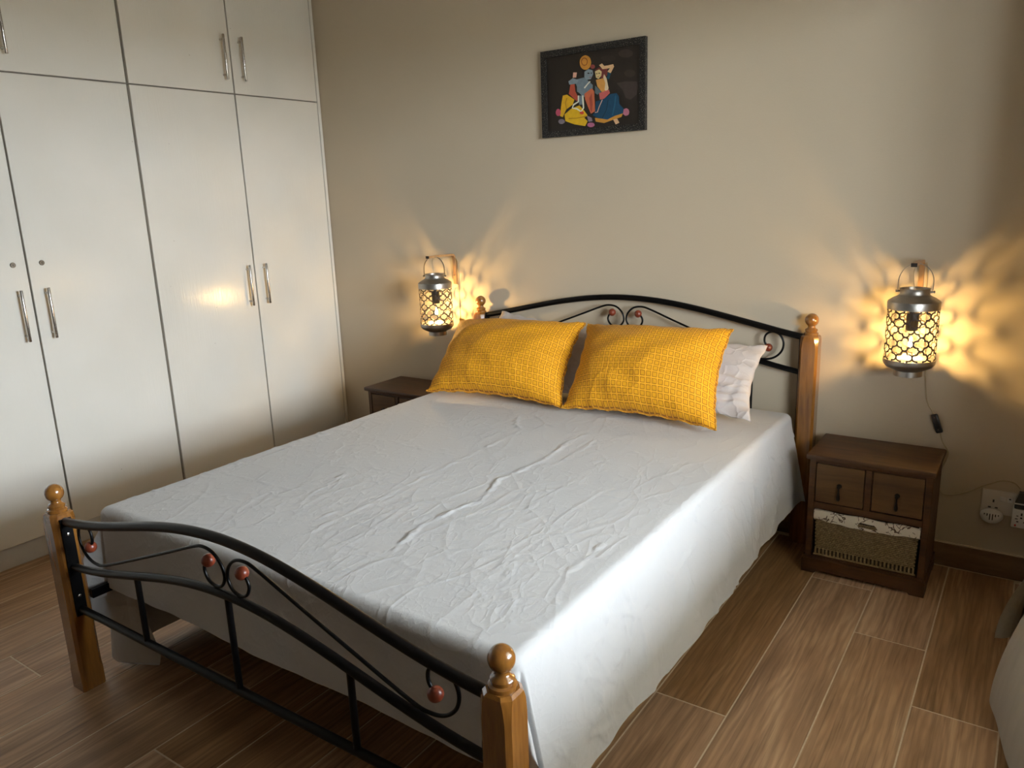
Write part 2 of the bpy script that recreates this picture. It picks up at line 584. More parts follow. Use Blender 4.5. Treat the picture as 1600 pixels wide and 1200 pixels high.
# window in the right wall
win = MB()
fx0, fx1 = WALL_X + .06, WALL_X + .11
for (a, b, c, d) in ((WIN_Y0, WIN_Y0 + .05, WIN_Z0, WIN_Z1), (WIN_Y1 - .05, WIN_Y1, WIN_Z0, WIN_Z1), (WIN_Y0 + .05, WIN_Y1 - .05, WIN_Z0, WIN_Z0 + .05), (WIN_Y0 + .05, WIN_Y1 - .05, WIN_Z1 - .05, WIN_Z1)):
    win.box(fx0, fx1, a, b, c, d)
ym = (WIN_Y0 + WIN_Y1) / 2
win.box(fx0, fx1, ym - .025, ym + .025, WIN_Z0 + .05, WIN_Z1 - .05)
wo = struct('window_1', win, M['frame_white'])
for (a, b) in ((WIN_Y0 + .05, ym - .025), (ym + .025, WIN_Y1 - .05)):
    g = MB()
    g.add([(fx0 + .02, a, WIN_Z0 + .05), (fx0 + .02, b, WIN_Z0 + .05), (fx0 + .02, b, WIN_Z1 - .05), (fx0 + .02, a, WIN_Z1 - .05)], [(0, 1, 2, 3)])
    build('pane', g, M['glass'], wo, 0)

# ================================================================== WARDROBE
ward = thing('built_in_wardrobe', 'tall white built-in wardrobe with steel bar handles along the left wall', 'wardrobe', (WX - .3, -1.6, 0))
Y_END = -3.26
ZT = CEIL - .01
c = MB()
c.box(LX + .01, WX - .019, Y_END, -.004, .09, ZT)
build('carcass', c, M['carcass'], ward, 0)
c = MB()
c.box(LX + .01, WX - .012, Y_END, -.004, .002, .089)
build('plinth', c, M['plinth'], ward, 0)
c = MB()
c.box(WX - .018, WX, -.022, -.003, .092, ZT, .001, 1)
build('filler_strip', c, M['white_paint'], ward, 0)
ybound = [-.025, -.5515, -1.098, -1.6335, -2.17, -2.71, Y_END]
gapw = [.003, .0075, .0125, .0075, .0125, .0075, .006]
def bar_handle(y, z0, z1, parent):
    x = WX + .030
    h = MB()
    h.lathe([(.0055, z0), (.006, z0 + .0008), (.006, z1 - .0008), (.0055, z1)], (x, y, 0), 14)
    for z in (z0 + .022, z1 - .022):
        h.lathe([(.0048, 0), (.0048, .0255)], (WX + .0005, y, z), 10, 'X')
    build('handle', h, M['steel'], parent, 40)
def lock(y, z, parent):
    k = MB()
    k.lathe([(.0105, 0), (.0105, .003), (.009, .0045), (.0065, .0045), (.006, .003), (.0001, .003)], (WX + .0002, y, z), 18, 'X')
    lo = build('lock', k, M['steel_dark'], parent, 40)
    k = MB()
    k.box(WX + .0033, WX + .0042, y - .0012, y + .0012, z - .004, z + .004)
    build('keyhole', k, M['black_plastic'], lo, 0)
for i in range(6):
    ya, yb = ybound[i + 1] + gapw[i + 1] / 2, ybound[i] - gapw[i] / 2
    side = ya + .048 if i % 2 == 0 else yb - .048      # handle on the meeting edge of each pair
    for (za, zb, up) in ((.092, 1.9395, False), (1.9455, ZT, True)):
        d = MB()
        d.box(WX - .018, WX, ya, yb, za, zb, .0015, 1)
        door = build('door', d, M['white_paint'], ward, 0)
        if up:
            bar_handle(side, 2.003, 2.205, door)
        else:
            bar_handle(side, .912, 1.118, door)
            if i in (2, 3):
                lock(side + (.005 if i == 2 else 0), 1.217, door)

# ================================================================== BED
YF, YH, XL, XR = -2.139, -.047, 0.0, 1.58
XC = (XL + XR) / 2
bed = thing('double_bed', 'double bed frame with varnished wooden ball posts and black metal scroll ends', 'bed', (XC, -1.1, 0))
HW = .034
def post(x, y, top):
    zs = top - .083           # top of the square shaft
    m = MB()
    ch = .009
    def ring(h, w, c):
        return [(x + sx * a, y + sy * b, h) for (sx, sy, a, b) in
                ((1, -1, w - c, w), (1, -1, w, w - c), (1, 1, w, w - c), (1, 1, w - c, w), (-1, 1, w - c, w), (-1, 1, w, w - c), (-1, -1, w, w - c), (-1, -1, w - c, w))]
    lv = [(0.0005, HW, .004), (.06, HW, .004), (.075, HW, ch), (zs - .05, HW, ch), (zs - .02, HW, .012), (zs - .006, HW - .001, .015), (zs, HW - .006, .014)]
    vs, fs = [], []
    for (h, w_, c_) in lv:
        vs += ring(h, w_, c_)
    for i in range(len(lv) - 1):
        for k in range(8):
            fs.append((i * 8 + k, i * 8 + (k + 1) % 8, (i + 1) * 8 + (k + 1) % 8, (i + 1) * 8 + k))
    fs += [tuple(range(8))[::-1], tuple((len(lv) - 1) * 8 + k for k in range(8))]
    m.add(vs, fs)
    po = build('post', m, M['post_wood'], bed, 25)
    t = top
    prof = [(.026, zs - .002), (.027, zs + .003), (.0265, zs + .008), (.0215, zs + .011), (.0225, zs + .015), (.0235, zs + .019), (.0215, zs + .023), (.0155, zs + .026), (.0135, zs + .030), (.0138, zs + .034)]
    rb = (t - (zs + .031)) / 2
    cz = t - rb
    for i in range(3, 17):
        a = PI * i / 16
        prof.append((max(.0002, (rb * .985) * math.sin(a)), cz - rb * math.cos(a)))
    f = MB()
    f.lathe(prof, (x, y, 0), 28)
    build('finial', f, M['post_wood'], po, 40)
for (x, y, t_) in ((XL, YF, .655), (XR, YF, .655), (XL, YH, .938), (XR, YH, .938)):
    post(x, y, t_)
def arch(ze, A, k, y, n=40):
    pts = []
    for i in range(n + 1):
        x = XL + HW - .004 + (XR - XL - 2 * HW + .008) * i / n
        u = (x - XC) / .79
        pts.append((x, y, ze + A * (k * math.cos(PI / 2 * u) ** 2 + (1 - k) * (1 - u * u))))
    return pts
def archz(x, ze, A, k):
    u = (x - XC) / .79
    return ze + A * (k * math.cos(PI / 2 * u) ** 2 + (1 - k) * (1 - u * u))
SCROLL = [(.160, .497), (.176, .520), (.172, .548), (.146, .562), (.116, .550), (.102, .518), (.110, .484), (.138, .458), (.178, .449), (.23, .458), (.40, .520), (.56, .580), (.67, .622), (.712, .632), (.75, .625), (.777, .600), (.784, .570), (.770, .546), (.744, .538), (.718, .547), (.706, .570), (.713, .590), (.727, .600)]
def end_panel(y, dz, k, spindles, zlow, rtop):
    A = .126
    m = MB()
    m.tube(arch(.543 + dz, A, k, y), rtop, 12)
    build('top_rail', m, M['black_metal'], bed, 60)
    m = MB()
    m.tube(arch(.402 + dz, .122, k, y), .0112, 12)
    build('middle_rail', m, M['black_metal'], bed, 60)
    m = MB()
    m.tube([(XL + HW - .004, y, zlow), (XR - HW + .004, y, zlow)], .0112, 12)
    build('lower_rail', m, M['black_metal'], bed, 60)
    for x in spindles:
        m = MB()
        m.tube([(x, y, zlow + .005), (x, y, archz(x, .402 + dz, .122, k) - .004)], .0082, 10)
        build('spindle', m, M['black_metal'], bed, 60)
    for mir in (0, 1):
        pts = [((XL + XR - x if mir else x), y, z + dz) for (x, z) in SCROLL]
        m = MB()
        m.tube(catmull(pts, 6), .0043, 8, ref=(0, 1, 0))
        sc = build('scroll', m, M['black_metal'], bed, 60)
        for (x, z) in (SCROLL[0], SCROLL[-1]):
            m = MB()
            m.sphere((XL + XR - x if mir else x, y, z + dz), .0165, 18, 12)
            build('bead', m, M['bead'], sc, 60)
    for s in (0, 1):
        x0 = XL + HW - .001 if s == 0 else XR - HW - .005
        m = MB()
        m.box(x0, x0 + .006, y - .0165, y + .0165, zlow - .02, .556 + dz, .001, 1)
        pltt = build('end_plate', m, M['black_metal'], bed, 0)
        for z in (.508 + dz, .312 + dz if dz == 0 else .55):
            m = MB()
            xx = x0 + .006 if s == 0 else x0
            sg = 1 if s == 0 else -1
            m.lathe([(.0055, 0), (.005, sg * .003), (.002, sg * .004)], (xx, y, z), 12, 'X')
            build('bolt', m, M['steel'], pltt, 40)
end_panel(YF, 0.0, .8, (.385, .785, 1.185), .268, .0128)
end_panel(YH, .295, .42, (.225, .6, .98, 1.355), .42, .0128)
for x in (.040, 1.532):
    m = MB()
    m.box(x - .009, x + .009, YF + HW - .002, YH - HW + .002, .288, .316, .002, 1)
    build('side_rail', m, M['black_metal'], bed, 0)
m = MB()
for k in range(9):
    yy = -1.95 + k * .22
    mm = MB()
    mm.box(.050, 1.522, yy - .03, yy + .03, .294, .312)
    build('slat', mm, M['black_metal'], bed, 0)

# mattress
CX0, CX1, CY0, CY1, RB = .048, 1.512, -2.012, -.125, .030
ZTOP = .557
m = MB()
m.box(CX0 - RB + .006, CX1 + RB - .006, CY0 - RB + .006, CY1 + RB - .006, .319, ZTOP - .02, .03, 4)
mat_o = build('mattress', m, M['mattress'], None, 40, origin=(XC, -1.06, .319))
tag(mat_o, 'thick mattress under the pale grey sheet on the bed', 'mattress')

# ------------------------------------------------------------------ sheet
def sines(x, y, seed, n, kmin, kmax, ang=None, spread=.5):
    rs = np.random.RandomState(seed)
    out = np.zeros_like(x)
    for i in range(n):
        k = kmin * (kmax / kmin) ** rs.rand()
        a = rs.rand() * 2 * PI if ang is None else ang + (rs.rand() - .5) * 2 * spread
        out += np.sin(k * (x * math.cos(a) + y * math.sin(a)) + rs.rand() * 6.28) * rs.rand()
    return out / math.sqrt(n)
NX, NY = 480, 500
DL, DR, DF, DH = .535, .375, .272, .09
fx = np.linspace(CX0 - DL, CX1 + DR, NX)
fy = np.linspace(CY0 - DF, CY1 + DH, NY)
FX, FY = np.meshgrid(fx, fy, indexing='ij')
# hem waviness
QX, QY = np.clip(FX, CX0, CX1), np.clip(FY, CY0, CY1)
OX, OY = FX - QX, FY - QY
H = np.hypot(OX, OY) + 1e-9
DX, DY = OX / H, OY / H
right, left = np.clip(DX, 0, 1), np.clip(-DX, 0, 1)
foot, head = np.clip(-DY, 0, 1), np.clip(DY, 0, 1)
over = H > 1e-6
corner = np.where(over, 4 * (DX * DY) ** 2, 0)
corner_fr = corner * (DX > 0) * (DY < 0)
theta = np.arctan2(DY, DX)
s = QX * (foot + head) + QY * (right + left) + theta * .25
phi = right ** 2 * .155 + left ** 2 * .07 + foot ** 2 * .045 + head ** 2 * .0 + corner_fr * .13
fy_f = np.clip((CY0 + .9 - FY) / .9, 0, 1)       # more folds towards the foot
rem = np.clip(H - RB * PI / 2, 0, None)
phi = phi + right ** 2 * (.030 * np.sin(QY * 4.5 + .6) + .004 * np.sin(QY * 13.3 + 2)) + left ** 2 * .05 * np.sin(QY * 6) + foot ** 2 * .02 * np.sin(QX * 9 + 1)
phi = phi + corner * (.42 * np.sin(theta * 8 + .6)) * np.clip(rem / .1, 0, 1)
ang = np.clip(H / RB, 0, PI / 2)
out = np.where(over, RB * np.sin(ang) + rem * np.sin(phi), 0)
dz = np.where(over, -(RB - RB * np.cos(ang)) - rem * np.cos(phi), 0)
wave = (np.sin(s * 34 + 2 * np.sin(s * 5)) * .5 + np.sin(s * 57 + 1.3) * .3) * np.clip(rem / .28, 0, 1.2) * .0025
out = out + wave
# soft hanging folds in the right-hand fall, slanting towards the foot
for (y0_, sl, wd_, am_) in ((-.30, -.55, .035, .016), (-.45, -.70, .03, .012), (-.62, -.45, .045, .014), (-.86, -.35, .04, .010), (-1.16, -.30, .05, .012), (-1.45, -.25, .04, .010), (-1.72, -.12, .05, .016), (-1.90, .05, .035, .020)):
    d_ = QY - (y0_ + sl * rem)
    out = out + right ** 4 * am_ * .5 * np.exp(-(d_ / (wd_ * 1.7)) ** 2) * np.clip(rem / .16, 0, 1)
thd = np.degrees(theta)
cf = (DX > 0) * (DY < 0) * over * np.clip(rem / .24, 0, 1.3)
out = out + cf * (-.075 * np.exp(-((thd + 24) / 8) ** 2) + .045 * np.exp(-((thd + 44) / 9) ** 2) + .022 * np.exp(-((thd + 7) / 6) ** 2))
X = QX + DX * out
Y = QY + DY * out
Z = ZTOP + dz
# top surface relief: soft undulation plus pressed-in creases
flat = np.clip(1 - H / .06, 0, 1)
Z += (sines(FX, FY, 3, 10, 5, 16) * .0022 - .006 * ((FX - XC) / .75) ** 2) * (.3 + .7 * flat)
CREASES = [
 ([(.738, -.667), (.735, -1.026), (.737, -1.40), (.739, -1.843), (.738, -1.97)], .0030, .007),
 ([(.997, -1.391), (.974, -1.651), (1.001, -1.781), (1.033, -1.861)], .0055, .009),
 ([(.096, -1.658), (.526, -1.655)], .0025, .006),
 ([(.739, -1.843), (1.342, -1.863)], .0025, .006),
 ([(1.038, -1.858), (.965, -2.011)], .0025, .006),
 ([(.484, -1.458), (.526, -1.655)], .004, .008),
 ([(.986, -.641), (.959, -.839), (.983, -1.029), (.970, -1.183), (.958, -1.28), (1.012, -1.439), (.981, -1.532), (.981, -1.662)], .0065, .010),
 ([(1.195, -1.263), (1.405, -1.201), (1.54, -1.169)], .0035, .005),
 ([(1.44, -1.484), (1.452, -1.609), (1.444, -1.693)], .006, .008),
 ([(1.02, -.70), (1.05, -.95), (1.03, -1.1)], .003, .008),
 ([(.60, -.62), (.68, -.76), (.73, -.80)], .005, .012),
 ([(.66, -.60), (.78, -.70), (.84, -.72)], .004, .012),
 ([(.40, -.70), (.43, -1.1), (.42, -1.5)], .002, .006),
 ([(1.14, -.62), (1.17, -.9), (1.16, -1.35), (1.15, -1.95)], .002, .006),
 ([(.05, -1.15), (.7, -1.16), (1.2, -1.15)], .0014, .005),
]
rs = np.random.RandomState(11)
for i in range(420):
    x0, y0 = .05 + rs.rand() * 1.48, -2.0 + rs.rand() * 1.55
    a = PI / 2 + rs.randn() * .55 if rs.rand() < .75 else rs.rand() * PI
    L = .03 + rs.rand() ** 2 * .22
    b = a + rs.randn() * .3
    CREASES.append(([(x0, y0), (x0 + L * .5 * math.cos(a), y0 + L * .5 * math.sin(a)), (x0 + L * .5 * math.cos(a) + L * .5 * math.cos(b), y0 + L * .5 * math.sin(a) + L * .5 * math.sin(b))], .0006 + rs.rand() ** 2 * .0016, .003 + rs.rand() * .003))
for i in range(90):     # drape creases on the right-hand fall and bunches along both edges
    x0, y0 = CX1 + .02 + rs.rand() * .3, -2.0 + rs.rand() * 1.75
    a = rs.randn() * .8
    L = .06 + rs.rand() * .22
    CREASES.append(([(x0, y0), (x0 + L * math.cos(a), y0 + L * math.sin(a))], .0025 + rs.rand() * .005, .007 + rs.rand() * .008))
for i in range(34):
    x0, y0 = CX0 - .05 + rs.rand() * .05, -2.0 + rs.rand() * 1.3
    a = rs.randn() * .5
    CREASES.append(([(x0, y0), (x0 + .09 * math.cos(a), y0 + .09 * math.sin(a))], .0015 + rs.rand() * .0025, .006))
REL = np.zeros_like(Z)
for (pl_, A, wd) in CREASES:
    pa = np.array(pl_)
    i0, i1 = np.searchsorted(fx, pa[:, 0].min() - .03), np.searchsorted(fx, pa[:, 0].max() + .03)
    j0, j1 = np.searchsorted(fy, pa[:, 1].min() - .03), np.searchsorted(fy, pa[:, 1].max() + .03)
    if i1 <= i0 or j1 <= j0:
        continue
    gx, gy = FX[i0:i1, j0:j1], FY[i0:i1, j0:j1]
    best = np.full(gx.shape, 1e9)
    taper = np.zeros(gx.shape)
    n = len(pa) - 1
    for k in range(n):
        d = pa[k + 1] - pa[k]
        L2 = d @ d + 1e-12
        tt = np.clip(((gx - pa[k, 0]) * d[0] + (gy - pa[k, 1]) * d[1]) / L2, 0, 1)
        dd = np.hypot(gx - pa[k, 0] - tt * d[0], gy - pa[k, 1] - tt * d[1])
        q = (k + tt) / n
        tp = np.clip(np.minimum(q, 1 - q) * 5, 0, 1)
        upd = dd < best
        best = np.where(upd, dd, best)
        taper = np.where(upd, tp, taper)
    best = np.abs(best + .004 * np.sin(gx * 61 + gy * 47) + .003 * np.sin(gx * 130 - gy * 90))
    taper = taper * (.7 + .3 * np.sin(gx * 40 + gy * 33))
    REL[i0:i1, j0:j1] += A * taper * np.exp(-(best / (wd * .6)) ** 2)
REL = np.clip(REL * .62, 0, .0042)
# push along the local outward direction (up on top, outwards on the falls)
tilt = np.where(over, ang, 0)
Z += REL * np.cos(tilt)
X += DX * REL * np.sin(tilt)
Y += DY * REL * np.sin(tilt)
Y = np.maximum(Y, -2.098)
Y = np.minimum(Y, -.085)
Z = np.maximum(Z, .010 + .003 * np.sin(FY * 30))
me = bpy.data.meshes.new('bed_sheet')
idx = np.arange(NX * NY).reshape(NX, NY)
quads = np.stack([idx[:-1, :-1], idx[1:, :-1], idx[1:, 1:], idx[:-1, 1:]], -1).reshape(-1, 4)
me.vertices.add(NX * NY)
me.vertices.foreach_set('co', np.stack([X - XC, Y + 1.06, Z - .31], -1).reshape(-1).astype(np.float32))
me.loops.add(quads.size)
me.loops.foreach_set('vertex_index', quads.reshape(-1).astype(np.int32))
me.polygons.add(len(quads))
me.polygons.foreach_set('loop_start', np.arange(0, quads.size, 4, dtype=np.int32))
me.polygons.foreach_set('loop_total', np.full(len(quads), 4, dtype=np.int32))
me.polygons.foreach_set('use_smooth', np.ones(len(quads), dtype=bool))
me.update(calc_edges=True)
me.materials.append(M['sheet'])
sheet = bpy.data.objects.new('bed_sheet', me)
sheet.location = (XC, -1.06, .31)
COL.objects.link(sheet)
tag(sheet, 'creased pale grey cotton sheet spread over the bed and hanging down its sides', 'bed sheet')
PICTURE=[
((0.061,0.04,0.032),[(0.192,0.122),(0.191,0.117),(0.186,0.113),(0.179,0.111),(0.169,0.109),(0.159,0.11),(0.148,0.112),(0.139,0.115),(0.131,0.12),(0.127,0.125),(0.125,0.13),(0.127,0.135),(0.131,0.138),(0.139,0.141),(0.148,0.142),(0.159,0.142),(0.169,0.14),(0.179,0.136),(0.186,0.132),(0.191,0.127)]),
((0.05,0.034,0.025),[(0.204,0.044),(0.202,0.04),(0.199,0.037),(0.193,0.034),(0.186,0.033),(0.178,0.033),(0.169,0.035),(0.162,0.037),(0.156,0.041),(0.153,0.046),(0.151,0.05),(0.153,0.055),(0.156,0.058),(0.162,0.061),(0.169,0.062),(0.178,0.062),(0.186,0.06),(0.193,0.057),(0.199,0.053),(0.202,0.049)]),
((0.065,0.044,0.037),[(0.117,0.015),(0.155,0.018),(0.211,0.012),(0.215,-0.014),(0.208,-0.039),(0.181,-0.056),(0.159,-0.047),(0.144,-0.013)]),
((0.04,0.027,0.02),[(0.113,0.112),(0.112,0.109),(0.107,0.106),(0.099,0.105),(0.09,0.104),(0.079,0.105),(0.068,0.107),(0.059,0.11),(0.051,0.113),(0.046,0.117),(0.044,0.12),(0.046,0.124),(0.051,0.126),(0.059,0.128),(0.068,0.128),(0.079,0.128),(0.09,0.126),(0.099,0.123),(0.107,0.12),(0.112,0.116)]),
((0.764,0.326,0.04),[(-0.002,0.11),(-0.004,0.101),(-0.008,0.093),(-0.014,0.088),(-0.022,0.084),(-0.031,0.084),(-0.039,0.086),(-0.047,0.091),(-0.053,0.098),(-0.057,0.107),(-0.058,0.116),(-0.057,0.125),(-0.053,0.132),(-0.046,0.138),(-0.038,0.141),(-0.03,0.142),(-0.021,0.139),(-0.013,0.134),(-0.007,0.127),(-0.004,0.119)]),
((0.357,0.116,0.018),[(-0.019,0.115),(-0.02,0.11),(-0.022,0.106),(-0.026,0.102),(-0.03,0.101),(-0.035,0.1),(-0.04,0.102),(-0.044,0.105),(-0.048,0.109),(-0.05,0.113),(-0.051,0.119),(-0.05,0.124),(-0.048,0.128),(-0.044,0.131),(-0.04,0.133),(-0.035,0.133),(-0.03,0.132),(-0.025,0.129),(-0.022,0.125),(-0.02,0.12)]),
((0.815,0.357,0.05),[(-0.023,0.115),(-0.024,0.112),(-0.025,0.108),(-0.028,0.106),(-0.031,0.104),(-0.035,0.104),(-0.039,0.105),(-0.042,0.107),(-0.045,0.111),(-0.046,0.114),(-0.047,0.118),(-0.046,0.122),(-0.044,0.125),(-0.042,0.128),(-0.038,0.129),(-0.035,0.129),(-0.031,0.128),(-0.028,0.126),(-0.025,0.123),(-0.023,0.119)]),
((0.357,0.073,0.061),[(0.016,0.091),(0.015,0.089),(0.014,0.086),(0.011,0.085),(0.008,0.084),(0.005,0.084),(0.001,0.085),(-0.002,0.086),(-0.004,0.089),(-0.006,0.091),(-0.006,0.094),(-0.006,0.096),(-0.004,0.099),(-0.002,0.1),(0.001,0.101),(0.005,0.101),(0.008,0.1),(0.011,0.099),(0.014,0.096),(0.015,0.094)]),
((0.579,0.1,0.05),[(-0.105,0.031),(-0.085,0.039),(-0.081,0.002),(-0.065,-0.026),(-0.074,-0.039),(-0.114,-0.005)]),
((0.217,0.285,0.326),[(-0.085,0.049),(-0.036,0.054),(0.004,0.02),(0.004,-0.006),(-0.021,-0.031),(-0.045,-0.022),(-0.061,-0.007),(-0.073,0.001),(-0.073,0.021)]),
((0.296,0.37,0.41),[(-0.115,0.046),(-0.093,0.057),(-0.064,0.047),(-0.073,0.033),(-0.11,0.032)]),
((0.9,0.498,0.357),[(-0.09,0.08),(-0.072,0.078),(-0.076,0.058),(-0.093,0.059)]),
((0.018,0.011,0.011),[(-0.047,0.085),(-0.029,0.083),(-0.034,0.051),(-0.048,0.06)]),
((0.308,0.383,0.424),[(-0.035,0.077),(-0.015,0.085),(0.004,0.078),(0.007,0.063),(-0.004,0.044),(-0.024,0.043),(-0.036,0.054)]),
((0.013,0.009,0.009),[(-0.01,0.068),(-0.01,0.067),(-0.011,0.067),(-0.012,0.066),(-0.014,0.066),(-0.016,0.066),(-0.017,0.066),(-0.019,0.067),(-0.02,0.068),(-0.021,0.068),(-0.021,0.069),(-0.021,0.07),(-0.02,0.07),(-0.019,0.071),(-0.017,0.071),(-0.015,0.071),(-0.014,0.07),(-0.012,0.07),(-0.011,0.069),(-0.01,0.069)]),
((0.013,0.009,0.009),[(0.002,0.067),(0.002,0.067),(0.001,0.066),(0.0,0.066),(-0.001,0.066),(-0.002,0.066),(-0.003,0.066),(-0.004,0.066),(-0.005,0.067),(-0.005,0.067),(-0.005,0.068),(-0.005,0.069),(-0.004,0.069),(-0.004,0.069),(-0.003,0.07),(-0.002,0.07),(0.0,0.069),(0.001,0.069),(0.001,0.068),(0.002,0.068)]),
((0.498,0.116,0.086),[(-0.002,0.051),(-0.002,0.051),(-0.003,0.05),(-0.004,0.05),(-0.006,0.05),(-0.007,0.05),(-0.008,0.05),(-0.01,0.051),(-0.011,0.051),(-0.012,0.052),(-0.012,0.052),(-0.012,0.053),(-0.011,0.053),(-0.01,0.053),(-0.008,0.053),(-0.007,0.053),(-0.005,0.053),(-0.004,0.053),(-0.003,0.052),(-0.002,0.052)]),
((0.715,0.173,0.073),[(-0.037,-0.012),(0.0,0.007),(0.011,-0.007),(0.015,-0.087),(-0.006,-0.096),(-0.021,-0.064),(-0.033,-0.036)]),
((0.46,0.086,0.05),[(-0.013,-0.031),(-0.001,-0.013),(0.003,-0.06),(-0.002,-0.093),(-0.009,-0.079)]),
((0.9,0.867,0.715),[(-0.034,0.009),(-0.018,0.024),(-0.006,0.033),(-0.01,0.037),(-0.022,0.028),(-0.039,0.013)]),
((0.217,0.285,0.326),[(-0.061,-0.017),(-0.041,-0.019),(-0.045,-0.055),(-0.064,-0.054)]),
((0.9,0.498,0.013),[(-0.144,-0.009),(-0.123,-0.007),(-0.086,-0.031),(-0.095,-0.051),(-0.128,-0.068),(-0.146,-0.098),(-0.16,-0.093),(-0.151,-0.039)]),
((0.9,0.538,0.013),[(-0.137,-0.088),(-0.103,-0.067),(-0.062,-0.057),(-0.042,-0.076),(-0.022,-0.101),(-0.038,-0.11),(-0.022,-0.125),(-0.035,-0.144),(-0.088,-0.133),(-0.133,-0.116)]),
((0.498,0.242,0.009),[(-0.116,-0.109),(-0.075,-0.11),(-0.025,-0.106),(-0.026,-0.102),(-0.075,-0.107),(-0.117,-0.105)]),
((0.498,0.242,0.009),[(-0.124,-0.068),(-0.13,-0.041),(-0.121,-0.022),(-0.125,-0.02),(-0.133,-0.04),(-0.128,-0.069)]),
((0.9,0.9,0.715),[(-0.069,-0.016),(-0.07,-0.04),(-0.093,-0.049),(-0.1,-0.066),(-0.076,-0.072),(-0.054,-0.086),(-0.038,-0.07),(-0.041,-0.018),(-0.049,-0.018),(-0.045,-0.068),(-0.054,-0.08),(-0.073,-0.067),(-0.094,-0.063),(-0.088,-0.054),(-0.063,-0.043),(-0.062,-0.017)]),
((0.764,0.061,0.04),[(-0.039,-0.09),(-0.04,-0.091),(-0.042,-0.093),(-0.044,-0.094),(-0.047,-0.095),(-0.05,-0.095),(-0.053,-0.094),(-0.056,-0.093),(-0.059,-0.091),(-0.06,-0.09),(-0.061,-0.088),(-0.06,-0.086),(-0.059,-0.084),(-0.056,-0.083),(-0.053,-0.083),(-0.05,-0.083),(-0.047,-0.083),(-0.044,-0.084),(-0.041,-0.086),(-0.04,-0.088)]),
((0.296,0.242,0.296),[(-0.026,-0.101),(-0.002,-0.113),(0.002,-0.127),(-0.018,-0.128)]),
((0.268,0.217,0.242),[(-0.136,-0.118),(-0.136,-0.121),(-0.139,-0.123),(-0.143,-0.125),(-0.147,-0.127),(-0.153,-0.127),(-0.158,-0.126),(-0.163,-0.124),(-0.166,-0.121),(-0.169,-0.118),(-0.169,-0.115),(-0.168,-0.112),(-0.166,-0.109),(-0.162,-0.107),(-0.157,-0.106),(-0.152,-0.106),(-0.147,-0.107),(-0.142,-0.109),(-0.139,-0.111),(-0.136,-0.114)]),
((0.579,0.173,0.296),[(0.012,-0.143),(0.011,-0.146),(0.008,-0.148),(0.004,-0.15),(-0.001,-0.151),(-0.006,-0.151),(-0.012,-0.15),(-0.017,-0.148),(-0.021,-0.146),(-0.023,-0.143),(-0.024,-0.14),(-0.023,-0.137),(-0.021,-0.135),(-0.017,-0.133),(-0.012,-0.132),(-0.006,-0.132),(0.0,-0.133),(0.005,-0.134),(0.009,-0.137),(0.011,-0.14)]),
((0.579,0.086,0.152),[(-0.156,-0.078),(-0.156,-0.083),(-0.158,-0.087),(-0.161,-0.09),(-0.165,-0.092),(-0.169,-0.092),(-0.173,-0.091),(-0.176,-0.089),(-0.179,-0.085),(-0.181,-0.081),(-0.181,-0.076),(-0.18,-0.071),(-0.178,-0.067),(-0.176,-0.064),(-0.172,-0.062),(-0.168,-0.061),(-0.164,-0.063),(-0.161,-0.065),(-0.158,-0.069),(-0.156,-0.073)]),
((0.579,0.194,0.268),[(0.176,-0.104),(0.175,-0.109),(0.173,-0.113),(0.17,-0.116),(0.165,-0.117),(0.161,-0.118),(0.156,-0.117),(0.152,-0.114),(0.148,-0.111),(0.146,-0.106),(0.145,-0.102),(0.146,-0.097),(0.148,-0.093),(0.152,-0.09),(0.156,-0.089),(0.161,-0.088),(0.165,-0.089),(0.17,-0.092),(0.173,-0.095),(0.175,-0.1)]),
((0.217,0.04,0.032),[(0.016,0.078),(0.036,0.086),(0.059,0.077),(0.075,0.078),(0.075,0.052),(0.055,0.038),(0.04,0.046)]),
((0.9,0.715,0.326),[(0.016,0.072),(0.036,0.078),(0.048,0.068),(0.046,0.052),(0.032,0.04),(0.02,0.048)]),
((0.025,0.011,0.009),[(0.028,0.062),(0.028,0.061),(0.028,0.061),(0.027,0.061),(0.026,0.06),(0.025,0.06),(0.024,0.061),(0.023,0.061),(0.022,0.062),(0.021,0.062),(0.021,0.063),(0.021,0.063),(0.022,0.064),(0.023,0.064),(0.024,0.064),(0.025,0.064),(0.026,0.064),(0.027,0.064),(0.028,0.063),(0.028,0.063)]),
((0.025,0.011,0.009),[(0.041,0.062),(0.041,0.062),(0.04,0.061),(0.039,0.061),(0.038,0.061),(0.037,0.061),(0.035,0.061),(0.034,0.061),(0.033,0.062),(0.032,0.063),(0.032,0.063),(0.032,0.064),(0.033,0.064),(0.034,0.065),(0.035,0.065),(0.037,0.065),(0.038,0.064),(0.039,0.064),(0.04,0.063),(0.041,0.063)]),
((0.579,0.086,0.061),[(0.035,0.049),(0.035,0.048),(0.035,0.048),(0.034,0.048),(0.032,0.048),(0.031,0.048),(0.03,0.048),(0.028,0.048),(0.028,0.049),(0.027,0.049),(0.027,0.05),(0.027,0.05),(0.028,0.051),(0.028,0.051),(0.03,0.051),(0.031,0.051),(0.032,0.051),(0.034,0.05),(0.035,0.05),(0.035,0.049)]),
((0.9,0.579,0.296),[(0.036,0.095),(0.05,0.1),(0.06,0.089),(0.075,0.089),(0.102,0.091),(0.106,0.081),(0.09,0.057),(0.075,0.065),(0.087,0.077),(0.052,0.077)]),
((0.013,0.086,0.134),[(0.075,0.062),(0.092,0.057),(0.082,0.032),(0.073,0.039)]),
((0.815,0.39,0.086),[(0.02,0.038),(0.055,0.041),(0.071,0.02),(0.078,-0.014),(0.051,-0.017),(0.027,0.011)]),
((0.134,0.185,0.203),[(0.016,0.016),(0.047,-0.011),(0.027,-0.022),(0.015,-0.014)]),
